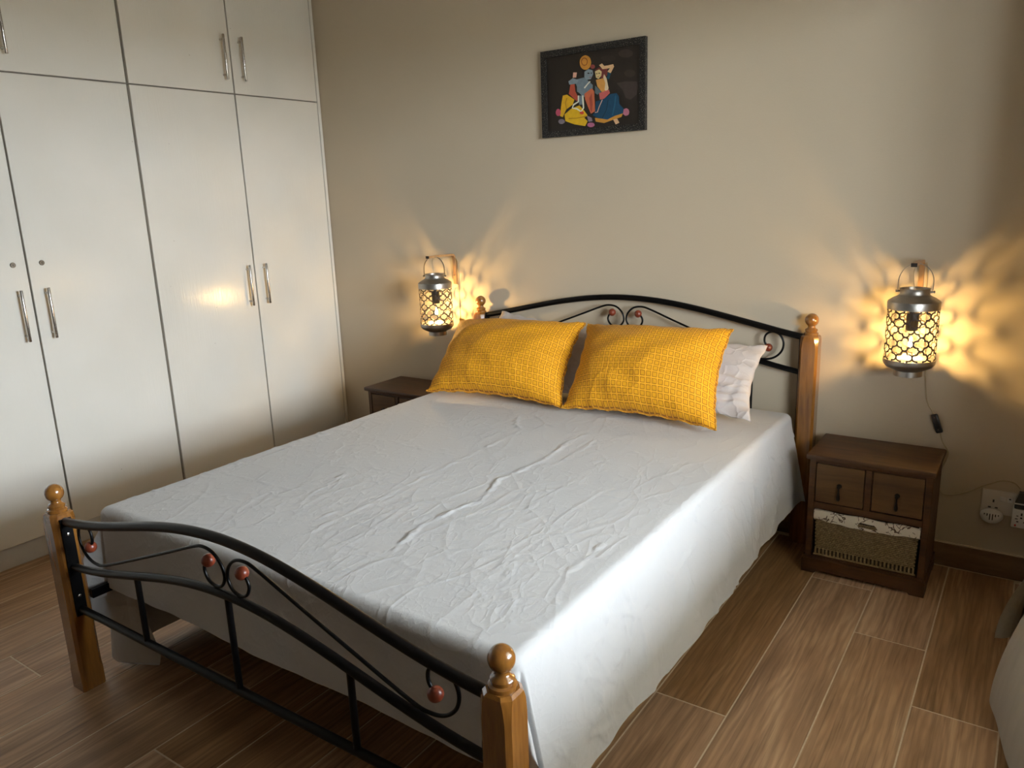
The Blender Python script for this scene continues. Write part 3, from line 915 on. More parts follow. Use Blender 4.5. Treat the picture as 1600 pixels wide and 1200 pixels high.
((0.9,0.715,0.46),[(0.059,0.057),(0.071,0.039),(0.08,-0.001),(0.074,-0.016),(0.061,-0.005),(0.065,0.021),(0.055,0.044)]),
((0.715,0.152,0.134),[(0.035,-0.016),(0.082,-0.007),(0.086,-0.021),(0.059,-0.041),(0.039,-0.043)]),
((0.009,0.073,0.145),[(0.019,-0.048),(0.051,-0.044),(0.09,-0.025),(0.117,-0.024),(0.128,-0.038),(0.13,-0.068),(0.151,-0.089),(0.147,-0.108),(0.109,-0.115),(0.074,-0.126),(0.034,-0.119),(0.002,-0.103),(0.015,-0.091)]),
((0.018,0.134,0.232),[(0.11,-0.033),(0.106,-0.068),(0.095,-0.11),(0.1,-0.112),(0.112,-0.07),(0.116,-0.034)]),
((0.006,0.037,0.073),[(0.076,-0.046),(0.068,-0.085),(0.048,-0.116),(0.052,-0.118),(0.072,-0.086),(0.08,-0.047)]),
((0.715,0.326,0.04),[(0.014,-0.114),(0.074,-0.126),(0.109,-0.114),(0.147,-0.107),(0.14,-0.121),(0.105,-0.128),(0.058,-0.139),(0.018,-0.13)]),
((0.9,0.538,0.296),[(0.101,-0.128),(0.12,-0.126),(0.13,-0.143),(0.113,-0.149)]),
((0.9,0.579,0.424),[(0.049,-0.043),(0.033,-0.072),(0.025,-0.091),(0.014,-0.091),(0.015,-0.094),(0.028,-0.093),(0.036,-0.073),(0.052,-0.045)]),
]

# ================================================================== PILLOWS
def pillow(name, label, cat, BL, BR, TL, TR, tf, tb, mat, seed, size, seam=None, group=None, sag=0.0, n=64, m=46, fold=0.0):
    BL, BR, TL, TR = map(Vector, (BL, BR, TL, TR))
    cen = (BL + BR + TL + TR) / 4
    nrm = ((BR + TR - BL - TL).cross(TL + TR - BL - BR)).normalized()
    if nrm.y > 0:
        nrm = -nrm
    rs = np.random.RandomState(seed)
    ph = rs.rand(12) * 6.28
    vs, uvs, ids = [], [], {}
    def P(u, v, sgn):
        pin = 1 - .085 * (1 - v * v) ** 1.0 * abs(u) ** 3
        pin2 = 1 - .12 * (1 - u * u) ** 1.0 * abs(v) ** 3
        a, b = (u * pin + 1) / 2, (v * pin2 + 1) / 2
        base = BL * ((1 - a) * (1 - b)) + BR * (a * (1 - b)) + TL * ((1 - a) * b) + TR * (a * b)
        prof = max(0, (1 - abs(u) ** 2.2)) ** .6 * max(0, (1 - abs(v) ** 2.2)) ** .6
        edge = max(abs(u), abs(v))
        r = prof * (tf if sgn > 0 else tb)
        wr = (.0035 * math.sin(9 * u + ph[0] + 3 * math.sin(4 * v + ph[1])) + .003 * math.sin(13 * v + 5 * u + ph[2])) * prof
        ruff = .005 * (math.sin(u * 23 + ph[3]) * abs(v) ** 8 + math.sin(v * 17 + ph[4]) * abs(u) ** 8)
        for q in range(3):
            fu, fa = -.7 + .7 * q + .25 * math.sin(ph[5 + q]), .35 * math.sin(ph[8 + q])
            dd = u - fu - fa * (v + 1)
            wr += fold * .012 * math.exp(-(dd / .05) ** 2) * prof * max(0, -v * .6 + .4)
        if fold < 0:      # cross folds low down on the right
            for q in range(4):
                dd = v + .15 + .2 * q - .25 * (u - .6) + .05 * math.sin(u * 9 + q)
                wr += -fold * .016 * math.exp(-(dd / .04) ** 2) * max(0, u - .1) * 1.5 * (prof ** .4)
        wr += ruff
        return base + nrm * (r * sgn + wr * sgn if sgn > 0 else -r + ruff * .5)
    for sgn in (1, -1):
        for i in range(n + 1):
            for j in range(m + 1):
                border = i in (0, n) or j in (0, m)
                if sgn < 0 and border:
                    ids[(sgn, i, j)] = ids[(1, i, j)]
                    continue
                u = -math.cos(PI * i / n) * .35 + (2 * i / n - 1) * .65
                v = -math.cos(PI * j / m) * .35 + (2 * j / m - 1) * .65
                ids[(sgn, i, j)] = len(vs)
                vs.append(P(u, v, sgn))
                uvs.append(((u + 1) / 2 * size[0], (v + 1) / 2 * size[1]))
    mb = MB()
    fs = []
    for sgn in (1, -1):
        for i in range(n):
            for j in range(m):
                q = (ids[(sgn, i, j)], ids[(sgn, i + 1, j)], ids[(sgn, i + 1, j + 1)], ids[(sgn, i, j + 1)])
                fs.append(q if sgn > 0 else q[::-1])
    mb.add(vs, fs)
    root = thing(name, label, cat, tuple(cen), group)
    o = build('pillowcase', mb, mat, root, 180)
    uvl = o.data.uv_layers.new(name='UVMap')
    arr = np.array(uvs)
    li = np.zeros(len(o.data.loops), dtype=np.int32)
    o.data.loops.foreach_get('vertex_index', li)
    uvl.data.foreach_set('uv', arr[li].reshape(-1).astype(np.float32))
    if seam:
        ring = [ids[(1, i, 0)] for i in range(n)] + [ids[(1, n, j)] for j in range(m)] + [ids[(1, i, m)] for i in range(n, 0, -1)] + [ids[(1, 0, j)] for j in range(m, 0, -1)]
        pts = [vs[k] for k in ring]
        k = MB()
        k.tube(pts, [.0028 + .0012 * math.sin(q * 2.1) for q in range(len(pts))], 6, closed=True)
        build('seam', k, seam, root, 60)
    return root
pillow('bed_pillow', 'off-white pillow leaning on the headboard behind the right-hand mustard cushion', 'pillow',
       (.80, -.385, .585), (1.462, -.375, .578), (.79, -.105, .845), (1.438, -.118, .812), .055, .04, M['pillow_white'], 5, (.66, .42), None, 'white pillows against the headboard', fold=-1)
pillow('bed_pillow', 'off-white pillow mostly hidden behind the left-hand mustard cushion, one corner showing', 'pillow',
       (.14, -.385, .585), (.77, -.385, .585), (.175, -.118, .885), (.76, -.105, .835), .055, .04, M['pillow_white'], 8, (.66, .42), None, 'white pillows against the headboard')
pillow('check_cushion', 'mustard yellow checked cushion on the left, nearest the wardrobe-side lantern', 'cushion',
       (.085, -.59, .583), (.747, -.535, .580), (.036, -.262, .858), (.703, -.25, .880), .135, .03, M['mustard'], 21, (.66, .44), M['mustard_seam'], 'mustard checked cushions', fold=-.25)
pillow('check_cushion', 'mustard yellow checked cushion on the right, in front of the bare white pillow end', 'cushion',
       (.757, -.545, .580), (1.392, -.545, .580), (.715, -.25, .876), (1.342, -.25, .897), .135, .03, M['mustard'], 30, (.66, .44), M['mustard_seam'], 'mustard checked cushions', fold=.3)

# ================================================================== NIGHTSTANDS
NX0, NX1, NY0, NY1, NH = 1.650, 2.0705, -.310, -.022, .4634
def nightstand():
    t = thing('nightstand', 'dark wooden bedside cabinet with two drawers holding a lined basket, right of the bed', 'nightstand', ((NX0 + NX1) / 2, (NY0 + NY1) / 2, 0), 'bedside cabinets')
    W_ = M['stand_wood']
    bx0, bx1, by0, by1 = NX0 + .009, NX1 - .009, NY0 + .020, NY1 - .004
    st = .022
    m = MB(); m.box(NX0, NX1, NY0, NY1, .4435, NH, .005, 2); build('top', m, W_, t, 40)
    for x0 in (bx0, bx1 - .014):
        m = MB(); m.box(x0, x0 + .014, by0 + .0185, by1, .004, .443, .001, 1); build('side_panel', m, W_, t, 0)
    m = MB(); m.box(bx0 + .014, bx1 - .014, by1 - .008, by1, .05, .443); build('back_panel', m, W_, t, 0)
    for x0 in (bx0, bx1 - st):
        m = MB(); m.box(x0, x0 + st, by0, by0 + .018, .058, .443, .0015, 1); build('stile', m, W_, t, 0)
    xm = (bx0 + bx1) / 2
    m = MB(); m.box(xm - st / 2, xm + st / 2, by0, by0 + .018, .277, .4295, .0015, 1); build('divider', m, W_, t, 0)
    m = MB(); m.box(bx0 + st, bx1 - st, by0 + .001, by0 + .018, .430, .4432); build('top_rail', m, W_, t, 0)
    m = MB(); m.box(bx0 + st, bx1 - st, by0 + .001, by1 - .008, .252, .276); build('shelf', m, W_, t, 0)
    m = MB(); m.box(bx0 + .014, bx1 - .014, by0, by1 - .008, .046, .060); build('bottom_panel', m, W_, t, 0)
    # plinth boards with arched cut-outs
    def foot_poly(a, b):
        c = .046
        return [(a, .0008), (a + c, .0008), (a + c + .008, .009), (a + c + .016, .0125), (b - c - .016, .0125), (b - c - .008, .009), (b - c, .0008), (b, .0008), (b, .050), (b - .003, .058), (a + .003, .058), (a, .050)]
    m = MB(); m.prism(foot_poly(NX0 + .003, NX1 - .003), 'Y', NY0, NY0 + .020); build('plinth', m, W_, t, 0)
    for x0 in (NX0 + .003, NX1 - .011):
        m = MB(); m.prism(foot_poly(NY0 + .020, NY1 - .002), 'X', x0, x0 + .008); build('plinth', m, W_, t, 0)
    for i, (x0, x1) in enumerate(((bx0 + st + .003, xm - st / 2 - .003), (xm + st / 2 + .003, bx1 - st - .003))):
        y = by0 + (.001 if i == 0 else .0025)
        m = MB()
        m.box(x0, x1, y, y + .016, .2795 + (.0005 if i else 0), .4265 - (.0 if i else .001), .002, 2)
        m.box(x0 + .006, x1 - .006, y + .016, by1 - .03, .281, .40)
        d = build('drawer', m, M['drawer_wood'], t, 0)
        xc = (x0 + x1) / 2
        h = MB()
        h.lathe([(.0085, 0), (.0085, -.002), (.006, -.004), (.004, -.009), (.0065, -.012), (.006, -.016), (.001, -.018)], (xc, y, .352), 16, 'Y')
        ho = build('handle', h, M['dark_iron'], d, 40)
        h = MB()
        h.lathe([(.0015, .346), (.0025, .342), (.0032, .330), (.0055, .316), (.0065, .307), (.0045, .300), (.0008, .297)], (xc, y - .0115, 0), 12)
        build('drop_pull', h, M['dark_iron'], ho, 40)
    return t
ns = nightstand()
ns2 = copy_tree(ns)
ns2['label'] = 'dark wooden bedside cabinet in the corner between bed and wardrobe'
ns2.location.x += -.5963 - NX0

# basket in the right-hand nightstand
bk = thing('storage_basket', 'woven seagrass basket with floral lining inside the right-hand bedside cabinet', 'basket', (1.86, -.17, .061))
B0, B1, BY0, BY1 = 1.684, 2.036, -.283, -.06
def bq(z):      # slight outward taper
    return .006 * (1 - (z - .062) / .17)
m = MB()
vs = []
for z in (.0615, .225):
    q = bq(z)
    vs += [(B0 + q + .003, BY0 + q + .003, z), (B1 - q - .003, BY0 + q + .003, z), (B1 - q - .003, BY1 - q - .003, z), (B0 + q + .003, BY1 - q - .003, z)]
m.add(vs, [(3, 2, 1, 0), (0, 1, 5, 4), (1, 2, 6, 5), (2, 3, 7, 6), (3, 0, 4, 7)])
build('body', m, plain('shade_dark_basket', (.05, .035, .018, 1), .9), bk, 0)  # body coloured dark to stand for the shade between stakes
m = MB()
cols = 40
zrows = [.092 + .0072 * r for r in range(18)]
def knob(cx, cy, cz, rx, ry, rz):
    vs = [(cx - rx, cy, cz), (cx + rx, cy, cz), (cx, cy, cz - rz), (cx, cy, cz + rz), (cx - rx * .6, cy - ry, cz - rz * .6), (cx + rx * .6, cy - ry, cz - rz * .6), (cx + rx * .6, cy - ry, cz + rz * .6), (cx - rx * .6, cy - ry, cz + rz * .6)]
    m.add(vs, [(4, 5, 6, 7), (0, 4, 7), (1, 6, 5), (2, 5, 4), (3, 7, 6), (0, 2, 4), (2, 1, 5), (1, 3, 6), (3, 0, 7)])
for r, z in enumerate(zrows):
    q = bq(z)
    for k in range(cols):
        x = B0 + q + .004 + (B1 - B0 - 2 * q - .008) * (k + .5 * (r % 2) + .25) / cols
        knob(x, BY0 + q + .0035, z, .0052, .0045, .0036)
wv_o = build('weave', m, M['seagrass'], bk, 0)
wv_o['kind'] = 'stuff'
for k in range(26):
    m = MB()
    x = B0 + .011 + (B1 - B0 - .022) * k / 25
    m.tube([(x, BY0 + .0055, .0675), (x, BY0 + .0035, .078), (x, BY0 + .004, .090)], .0036, 6)
    build('stake', m, M['seagrass'], bk, 60)
m = MB()
m.tube([(B0 + .004, BY0 + .004, .0655), (B1 - .004, BY0 + .004, .0655)], .0038, 8)
build('bottom_rim', m, M['seagrass'], bk, 60)
# lining folded over the rim, with a hand hole
m = MB()
n = 60
front, hole = [], []
def lin_low(u):
    return .2095 - .011 * math.sin(u * PI) + .0012 * math.sin(u * 31)
for i in range(n + 1):
    u = i / n
    x = B0 - .001 + (B1 - B0 + .002) * u
    lo = lin_low(u)
    top = .2415 + .002 * math.sin(u * 17)
    in_hole = .42 < u < .62
    e = min(1, min(u - .42, .62 - u) / .03) if in_hole else 0
    front.append((x, lo, lo + (.0105 if in_hole else (top - lo) * .33), lo + (.0105 + .017 * e if in_hole else (top - lo) * .66), top, in_hole))
vs = []
for (x, a, b, c, d, ih) in front:
    vs += [(x, BY0 - .0035, a), (x, BY0 - .0055, b), (x, BY0 - .0055, c), (x, BY0 - .0035, d), (x, BY0 + .003, d + .003), (x, BY0 + .008, d - .001), (x, BY0 + .010, .200)]
fs = []
for i in range(n):
    for k in range(6):
        if k == 1 and front[i][5] and front[i + 1][5]:
            continue
        fs.append((i * 7 + k, (i + 1) * 7 + k, (i + 1) * 7 + k + 1, i * 7 + k + 1))
m.add(vs, fs)
for (xa, xb) in ((B0 - .001, B0 + .006), (B1 - .006, B1 + .001)):
    m.box(xa, xb, BY0 + .002, BY1, .208, .2425, .002, 1)
m.box(B0, B1, BY1 - .006, BY1, .208, .2425, .002, 1)
build('lining', m, M['lining'], bk, 50)
m = MB()
m.box(B0 + .13, B1 - .13, BY0 + .0105, BY0 + .012, .205, .235)
build('hand_hole_backing', m, plain('grey_lining_inside', (.30, .27, .23, 1), .9), bk, 0)

# ================================================================== LANTERNS
def lantern(cx, cy, zb, rot, label, group):
    t = thing('wall_lantern', label, 'lantern', (cx, cy, zb), group)
    t.rotation_euler = (0, 0, rot)
    t.scale = (LS, LS, LS)
    G = M['galv']
    R0 = .0855
    def shell(prof, th=.0012):
        return prof + [(max(r - th, .0005), z) for (r, z) in prof[::-1]]
    def lp(name, prof, mat=G, n=56):
        m = MB()
        m.lathe([(r, z + zb) for (r, z) in prof] + [(prof[0][0], prof[0][1] + zb)], (cx, cy, 0), n, cap=False)
        return build(name, m, mat, t, 35)
    base = lp('base', [(.0005, .002), (.044, .002), (.044, .0), (.0475, .0), (.0475, .020), (.060, .026), (.076, .034), (.0845, .044), (.0868, .050), (.0868, .064), (.0855, .064), (.0845, .052), (.074, .038), (.046, .024), (.0005, .022)])
    cap = lp('cap', shell([(.0868, .246), (.0872, .268), (.0855, .274), (.070, .285), (.056, .292), (.0505, .296), (.0485, .299), (.0485, .316), (.0500, .319)]))
    # quatrefoil lattice wrapped round the drum
    NCOL, NROW = 10, 4
    z0, z1 = .056, .252
    px = 2 * PI * R0 / NCOL
    pz = (z1 - z0) / NROW
    m = MB()
    hwid = .0027
    def foil(k=11):
        pts = []
        ax_, az_ = px / 2, pz / 2
        for q in range(4):
            ang0 = q * PI / 2
            rho = .0122
            cc = 1.0
            for i in range(k):
                a = ang0 - math.radians(100) + math.radians(200) * i / (k - 1)
                pts.append((a, q))
        out = []
        for a, q in pts:
            tip = ax_ if q % 2 == 0 else az_
            rho = .0126 if q % 2 == 0 else .0108
            c_ = tip - rho
            out.append((c_ * math.cos(q * PI / 2) + rho * math.cos(a), c_ * math.sin(q * PI / 2) + rho * math.sin(a)))
        return out
    F = foil()
    # drop the points that lie inside the neighbouring lobe so that the outline closes at the inner corners
    G2 = []
    for (x, z) in F:
        ok = True
        for q in range(4):
            tip = px / 2 if q % 2 == 0 else pz / 2
            rho = .0126 if q % 2 == 0 else .0108
            c_ = tip - rho
            if math.hypot(x - c_ * math.cos(q * PI / 2), z - c_ * math.sin(q * PI / 2)) < rho - .0003:
                ok = False
        if ok:
            G2.append((x, z))
    F = G2
    NF = len(F)
    nr = []
    for i in range(NF):
        a, b = F[i - 1], F[(i + 1) % NF]
        d = math.hypot(b[0] - a[0], b[1] - a[1]) + 1e-9
        nr.append(((b[1] - a[1]) / d, -(b[0] - a[0]) / d))
    for ci in range(NCOL):
        for ri in range(NROW):
            ux, uz = ci * px, z0 + (ri + .5) * pz
            vs = []
            for i in range(NF):
                for (o_, rr) in ((hwid, R0), (-hwid, R0), (-hwid, R0 - .0012), (hwid, R0 - .0012)):
                    x = ux + F[i][0] + nr[i][0] * o_
                    z = uz + F[i][1] + nr[i][1] * o_
                    a = x / R0 - PI / 2 - math.radians(5)
                    vs.append((cx + rr * math.cos(a), cy + rr * math.sin(a), zb + z))
            fs = []
            for i in range(NF):
                j = (i + 1) % NF
                for k in range(4):
                    fs.append((i * 4 + k, i * 4 + (k + 1) % 4, j * 4 + (k + 1) % 4, j * 4 + k))
            m.add(vs, fs)
    build('lattice', m, M['lattice'], t, 30)
    # strap handle hung on the bracket
    pts = []
    for i in range(25):
        a = PI * i / 24
        pts.append((.0565 * math.cos(a), .3050 + .036 + .066 * math.sin(a)))
    pts = [(.0565, .305)] + pts + [(-.0565, .305)]
    m = MB()
    vs = []
    for i, (x, z) in enumerate(pts):
        a_, b_ = pts[max(0, i - 1)], pts[min(len(pts) - 1, i + 1)]
        d = math.hypot(b_[0] - a_[0], b_[1] - a_[1])
        nx_, nz_ = (b_[1] - a_[1]) / d, -(b_[0] - a_[0]) / d
        for (o_, yy) in ((.0009, -.0055), (.0009, .0055), (-.0009, .0055), (-.0009, -.0055)):
            vs.append((cx + x + nx_ * o_, cy + yy, zb + z + nz_ * o_))
    fs = []
    for i in range(len(pts) - 1):
        for k in range(4):
            fs.append((i * 4 + k, i * 4 + (k + 1) % 4, (i + 1) * 4 + (k + 1) % 4, (i + 1) * 4 + k))
    m.add(vs, fs)
    ho = build('handle', m, G, t, 40)
    for sg in (-1, 1):
        m = MB()
        m.lathe([(.0032, 0), (.0032, sg * .012), (.0048, sg * .012), (.0048, sg * .015), (.001, sg * .016)], (cx + sg * .048, cy, zb + .3075), 10, 'X')
        build('pin', m, G, ho, 40)
    # lamp holder and bulb
    m = MB()
    m.lathe([(.004, .255), (.006, .240), (.010, .233), (.021, .230), (.0215, .205), (.0205, .203), (.0205, .172), (.018, .166), (.006, .165)], (cx, cy, zb), 24)
    lh = build('lamp_holder', m, M['bulb_holder'], t, 40)
    m = MB()
    m.lathe([(.0006, .098), (.008, .101), (.0125, .110), (.0135, .122), (.0115, .136), (.0085, .150), (.007, .166)], (cx, cy, zb), 18)
    bo = build('bulb', m, M['glass'], t, 60)
    m = MB()
    m.lathe([(.0004, .1065), (.0050, .1085), (.0062, .114), (.0058, .122), (.0040, .132), (.0008, .138)], (cx, cy, zb), 12)
    build('filament', m, M['bulb'], bo, 60)
    m = MB()
    m.tube(catmull([(cx, cy, zb + .250), (cx - .004, cy + .004, zb + .32), (cx - .010, cy + .004, zb + .37), (cx - .004, cy + .002, zb + .402)], 6), .0014, 6)
    build('hanging_cord', m, M['cord'], t, 60)
    return t
LS = .955
LZB = .749
LR = (1.938, -.160)
LL = (-.185, -.170)
lantern(LR[0], LR[1], LZB + .007, 0.0, 'lit pierced metal lantern hanging on the wall above the basket cabinet', 'quatrefoil wall lanterns')
lantern(LL[0], LL[1], LZB, .30, 'lit pierced metal lantern hanging on the wall between wardrobe and bed', 'quatrefoil wall lanterns')
def bracket(x, label, ztop=1.150):
    t = thing('lantern_bracket', label, 'bracket', (x, -.006, 1.0), 'bent wood lantern brackets')
    hw, th = .0085, .010
    path = [(-.0065, .985), (-.0065, 1.09), (-.009, ztop - .028), (-.017, ztop - .013), (-.030, ztop - .007), (-.10, ztop - .005), (-.214, ztop - .004)]
    path = catmull([(p[0], p[1], 0) for p in path], 6)
    vs, fs = [], []
    for i, p in enumerate(path):
        a_, b_ = path[max(0, i - 1)], path[min(len(path) - 1, i + 1)]
        d = math.hypot(b_[0] - a_[0], b_[1] - a_[1])
        ny_, nz_ = -(b_[1] - a_[1]) / d, (b_[0] - a_[0]) / d
        for (sx, o_) in ((-1, th / 2), (1, th / 2), (1, -th / 2), (-1, -th / 2)):
            vs.append((x + sx * hw, p[0] + ny_ * o_, p[1] + nz_ * o_))
    for i in range(len(path) - 1):
        for k in range(4):
            fs.append((i * 4 + k, i * 4 + (k + 1) % 4, (i + 1) * 4 + (k + 1) % 4, (i + 1) * 4 + k))
    e = (len(path) - 1) * 4
    fs += [(3, 2, 1, 0), (e, e + 1, e + 2, e + 3)]
    m = MB()
    m.add(vs, fs)
    build('arm', m, M['arm_wood'], t, 30)
    m = MB()
    m.box(x - hw - .001, x + hw + .001, -.2165, -.2145, ztop - .0105, ztop + .002)
    build('end_cap', m, M['dark_iron'], t, 0)
    m = MB()
    m.lathe([(.0035, -.012), (.003, -.014), (.001, -.015)], (x, 0, 1.03), 10, 'Y')
    build('screw', m, M['steel'], t, 40)
    return t
bracket(1.935, 'bent pale wood arm on the wall holding the lantern above the basket cabinet', 1.148)
bracket(-.185, 'bent pale wood arm on the wall holding the lantern near the wardrobe', 1.141)
# cords
def cord(name, pts, label, cat, r=.0021):
    m = MB()
    m.tube(catmull(pts, 8), r, 8)
    root = thing(name, label, cat, pts[0])
    build('cable', m, M['cord'], root, 60)
    return root
cr = cord('electric_cord', [(1.950, -.02, 1.135), (1.952, -.010, 1.12), (1.954, -.005, 1.09), (1.957, -.004, 1.0), (1.970, -.004, .80), (1.985, -.005, .66), (1.995, -.006, .62), (2.012, -.007, .592), (2.030, -.007, .55), (2.042, -.006, .52), (2.054, -.006, .482), (2.071, -.006, .455), (2.074, -.006, .43), (2.060, -.007, .385), (2.047, -.010, .352), (2.046, -.012, .325), (2.058, -.012, .298), (2.083, -.010, .285), (2.135, -.009, .300), (2.205, -.009, .345), (2.252, -.010, .370), (2.288, -.012, .368), (2.308, -.020, .352)],
          'clear cord from the right-hand lantern to the socket with an inline switch', 'cord')
m = MB()
m.box(-.0115, .0115, -.007, .007, -.036, .036, .005, 2)
for i, (x, y, z) in enumerate(list(m.v)):
    a = math.radians(20)
    m.v[i] = (2.030 + x * math.cos(a) - z * math.sin(a), -.012 + y, .552 + x * math.sin(a) + z * math.cos(a))
sw = build('inline_switch', m, M['black_plastic'], cr, 30)
for (x, z) in ((2.021, .575), (2.037, .531)):
    m = MB()
    m.lathe([(.0022, -.0185), (.0018, -.0198), (.0004, -.0199)], (x, 0, z), 10, 'Y')
    build('screw', m, M['steel'], sw, 40)
cord('electric_cord', [(-.170, -.02, 1.120), (-.166, -.012, 1.11), (-.165, -.005, 1.09), (-.166, -.004, 1.0), (-.168, -.004, .8), (-.160, -.004, .66), (-.155, -.005, .55), (-.150, -.006, .40), (-.148, -.008, .2)],
     'thin cord running down the wall behind the left-hand lantern', 'cord')

# ================================================================== SOCKET, FRESHENER, ADAPTOR
so = thing('wall_socket', 'double cream wall socket with two switches beside the basket cabinet', 'socket', (2.27, 0, .286))
m = MB(); m.box(2.194, 2.347, -.0095, -.0002, .241, .331, .004, 2); build('plate', m, M['cream_plastic'], so, 40)
for x0 in (2.232,):
    for (dx, dz, w_, h_) in ((0, .290, .0055, .010), (-.0105, .2655, .009, .005), (.0105, .2655, .009, .005)):
        m = MB(); m.box(x0 + dx - w_ / 2, x0 + dx + w_ / 2, -.0104, -.0092, dz - h_ / 2, dz + h_ / 2); build('pin_hole', m, M['black_plastic'], so, 0)
for x0 in (2.260, 2.281):
    m = MB()
    m.prism([(-.0092, .292), (-.0135, .2945), (-.0110, .3085), (-.0092, .310)], 'X', x0 - .0085, x0 + .0085)
    sk = build('rocker_switch', m, M['white_plastic'], so, 0)
    if x0 > 2.27:
        m = MB(); m.box(x0 - .003, x0 + .003, -.0128, -.0112, .3035, .3075); build('indicator', m, M['black_plastic'], sk, 0)
af = thing('air_freshener', 'oval white plug-in air freshener with slots below the cream socket', 'air freshener', (2.231, -.01, .238))
m = MB()
n_, m_ = 28, 8
vs, fs = [], []
for j in range(m_ + 1):
    a = PI / 2 * j / m_
    for i in range(n_):
        t_ = 2 * PI * i / n_
        rx, rz = .0365, (.024 if math.sin(t_) > 0 else .029)
        vs.append((2.231 + rx * math.cos(t_) * math.cos(a) ** .7 if j < m_ else 2.231, -.0106 - .034 * math.sin(a), .236 + rz * math.sin(t_) * (math.cos(a) ** .7 if j < m_ else 0)))
for j in range(m_):
    for i in range(n_):
        fs.append((j * n_ + i, j * n_ + (i + 1) % n_, (j + 1) * n_ + (i + 1) % n_, (j + 1) * n_ + i))
fs.append(tuple(range(n_)))
m.add(vs, fs)
build('shell', m, M['white_plastic'], af, 60)
for k in range(6):
    x = 2.231 + (k - 2.5) * .0085
    hh = (.010, .013, .014, .014, .013, .010)[k]
    dep = -.0106 - .034 * math.sqrt(max(0, 1 - (abs(k - 2.5) * .0085 / .0365) ** 2)) ** 1.05
    m = MB(); m.box(x - .0016, x + .0016, dep - .0004, dep + .006, .243 - hh, .243 + hh * .55); build('slot', m, M['black_plastic'], af, 0)
m = MB(); m.lathe([(.0018, -.046), (.001, -.047)], (2.231, .0115, .216), 8, 'Y'); build('led', m, M['black_plastic'], af, 0)
ta = thing('travel_adaptor', 'white cube travel adaptor with many pin holes in the cream socket', 'adaptor', (2.318, -.03, .27))
m = MB(); m.box(2.292, 2.344, -.060, -.0115, .222, .290, .004, 2); ab = build('body', m, M['white_plastic'], ta, 40)
for (dx, dz, w_, h_) in ((0, .022, .005, .010), (-.012, .015, .006, .003), (.012, .015, .006, .003), (-.014, .004, .008, .003), (.014, .004, .008, .003), (-.010, -.006, .006, .004), (.010, -.006, .006, .004), (0, .009, .006, .006)):
    m = MB(); m.box(2.320 + dx - w_ / 2, 2.320 + dx + w_ / 2, -.0606, -.0592, .252 + dz - h_ / 2, .252 + dz + h_ / 2); build('pin_hole', m, M['black_plastic'], ta, 0)
m = MB(); m.box(2.302, 2.307, -.0608, -.0592, .228, .235); build('indicator', m, M['red_plastic'], ta, 0)
pg = thing('lamp_plug', 'black plug on top of the white travel adaptor', 'plug', (2.318, -.035, .31))
m = MB(); m.box(2.296, 2.342, -.056, -.0115, .2905, .307, .003, 1); build('base', m, M['black_plastic'], pg, 30)
m = MB(); m.box(2.295, 2.343, -.0565, -.0110, .3072, .3125, .001, 1); build('band', m, M['white_plastic'], pg, 0)
m = MB()
vs = [(2.296, -.056, .3127), (2.342, -.056, .3127), (2.342, -.012, .3127), (2.296, -.012, .3127), (2.306, -.040, .345), (2.326, -.040, .345), (2.326, -.018, .345), (2.306, -.018, .345)]
m.add(vs, [(3, 2, 1, 0), (4, 5, 6, 7), (0, 1, 5, 4), (1, 2, 6, 5), (2, 3, 7, 6), (3, 0, 4, 7)])
build('grip', m, M['black_plastic'], pg, 0)

# ================================================================== PICTURE
PCX, PCZ, PWD, PHT = .369 + .25, 1.66 + .18, .5, .3606
pic = thing('framed_picture', 'small dark framed picture of two seated figures in yellow and teal dress', 'picture', (PCX, 0, PCZ - PHT / 2))
fw = .0265
a0, a1, b0, b1 = PCX - PWD / 2, PCX + PWD / 2, PCZ - PHT / 2, PCZ + PHT / 2
for poly in ([(a0, b1), (a1, b1), (a1 - fw, b1 - fw), (a0 + fw, b1 - fw)], [(a0, b0), (a0 + fw, b0 + fw), (a1 - fw, b0 + fw), (a1, b0)], [(a0, b0), (a0, b1), (a0 + fw, b1 - fw), (a0 + fw, b0 + fw)], [(a1, b0), (a1 - fw, b0 + fw), (a1 - fw, b1 - fw), (a1, b1)]):
    m = MB(); m.prism(poly, 'Y', -.024, -.002); build('frame_bar', m, M['pic_frame'], pic, 0)
m = MB()
m.box(a0 + fw - .002, a1 - fw + .002, -.015, -.003, b0 + fw - .002, b1 - fw + .002)
pr = build('print', m, M['pic_ground'], pic, 0)
m = MB()
pm, keys = [], {}
for li, (c_, poly) in enumerate(PICTURE):
    if c_ not in keys:
        keys[c_] = len(pm)
        pm.append(plain('print_ink', tuple(v_ * .8 for v_ in c_) + (1,), .6, .15, 60))
    yy = -.0152 - li * .00004
    m.add([(PCX + p[0], yy, PCZ + p[1]) for p in poly], [tuple(range(len(poly)))], keys[c_])
build('painted_figures', m, pm, pr, 0)

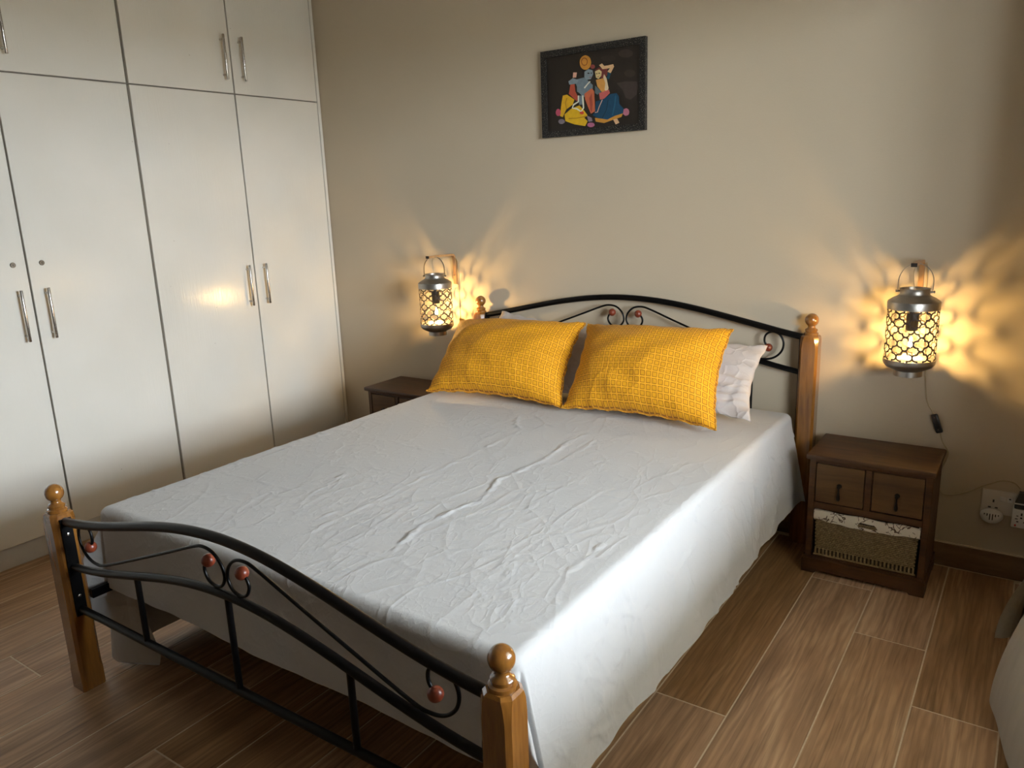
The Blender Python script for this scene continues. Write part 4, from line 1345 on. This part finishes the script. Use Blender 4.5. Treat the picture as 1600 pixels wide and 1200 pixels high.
# ================================================================== CURTAINS AT THE RIGHT EDGE
def loft(rows, closed=True):
    vs, fs = [], []
    n = len(rows[0])
    for r in rows:
        vs += r
    for j in range(len(rows) - 1):
        for i in range(n if closed else n - 1):
            k = (i + 1) % n
            fs.append((j * n + i, j * n + k, (j + 1) * n + k, (j + 1) * n + i))
    return vs, fs
def resample(pts, n):
    L = [0]
    for a, b in zip(pts[:-1], pts[1:]):
        L.append(L[-1] + math.dist(a, b))
    out, i = [], 0
    for k in range(n):
        d = L[-1] * k / (n - 1)
        while i < len(L) - 2 and L[i + 1] < d:
            i += 1
        q = (d - L[i]) / (L[i + 1] - L[i] + 1e-9)
        out.append([pts[i][c] * (1 - q) + pts[i + 1][c] * q for c in range(3)])
    return out
def curtain(label, bottom, top, ztop, hem_pts, n=110):
    root = thing('window_curtain', label, 'curtain', (bottom[0][0], bottom[0][1], .004), 'beige curtains beside the window')
    b = resample(catmull([(x, y, 0) for (x, y) in bottom], 10), n)
    t_ = resample(catmull([(x, y, 0) for (x, y) in top], 10), n)
    rows = []
    for j in range(41):
        z = .004 + (ztop - .004) * (j / 40) ** 1.8
        q = 1 - math.exp(-(z / .48) ** 2)
        rows.append([(b[k][0] * (1 - q) + t_[k][0] * q, b[k][1] * (1 - q) + t_[k][1] * q, z) for k in range(n)])
    def grab(a, c, name, mat):
        vs, fs = loft([r[a:c] for r in rows], False)
        m = MB(); m.add(vs, fs)
        build(name, m, mat, root, 180)
    grab(hem_pts, n, 'panel', M['curtain'])
    if hem_pts:
        grab(0, hem_pts + 1, 'side_hem', M['hem'])
    return root
def pleats(pts, amp, k):
    out = []
    r = resample([(x, y, 0) for (x, y) in pts], k)
    for i, p in enumerate(r):
        a, b = r[max(0, i - 1)], r[min(k - 1, i + 1)]
        d = math.dist(a, b)
        s_ = amp if i % 2 else -amp
        out.append((p[0] - (b[1] - a[1]) / d * s_, p[1] + (b[0] - a[0]) / d * s_))
    return out
curtain('beige curtain end with pale side hem on the floor, nearest the wall socket',
        [(2.288, -.472), (2.318, -.455), (2.345, -.41), (2.340, -.33), (2.345, -.20), (2.40, -.12), (2.48, -.14), (2.55, -.26), (2.66, -.36)],
        pleats([(2.56, -.44), (2.60, -.20), (2.72, -.16), (2.74, -.38)], .022, 12), 2.45, 7)
curtain('smooth beige curtain trailing on the floor in the lower right corner',
        [(2.70, -.50), (2.56, -.58), (2.44, -.66), (2.345, -.745), (2.296, -.815), (2.318, -.93), (2.352, -1.10), (2.40, -1.22), (2.50, -1.24), (2.68, -1.15)],
        pleats([(2.73, -.48), (2.58, -.58), (2.49, -.74), (2.50, -.88), (2.60, -.97), (2.74, -.98)], .022, 16), 2.45, 0)  # unseen upper part pushed into the room to keep window light off the wall
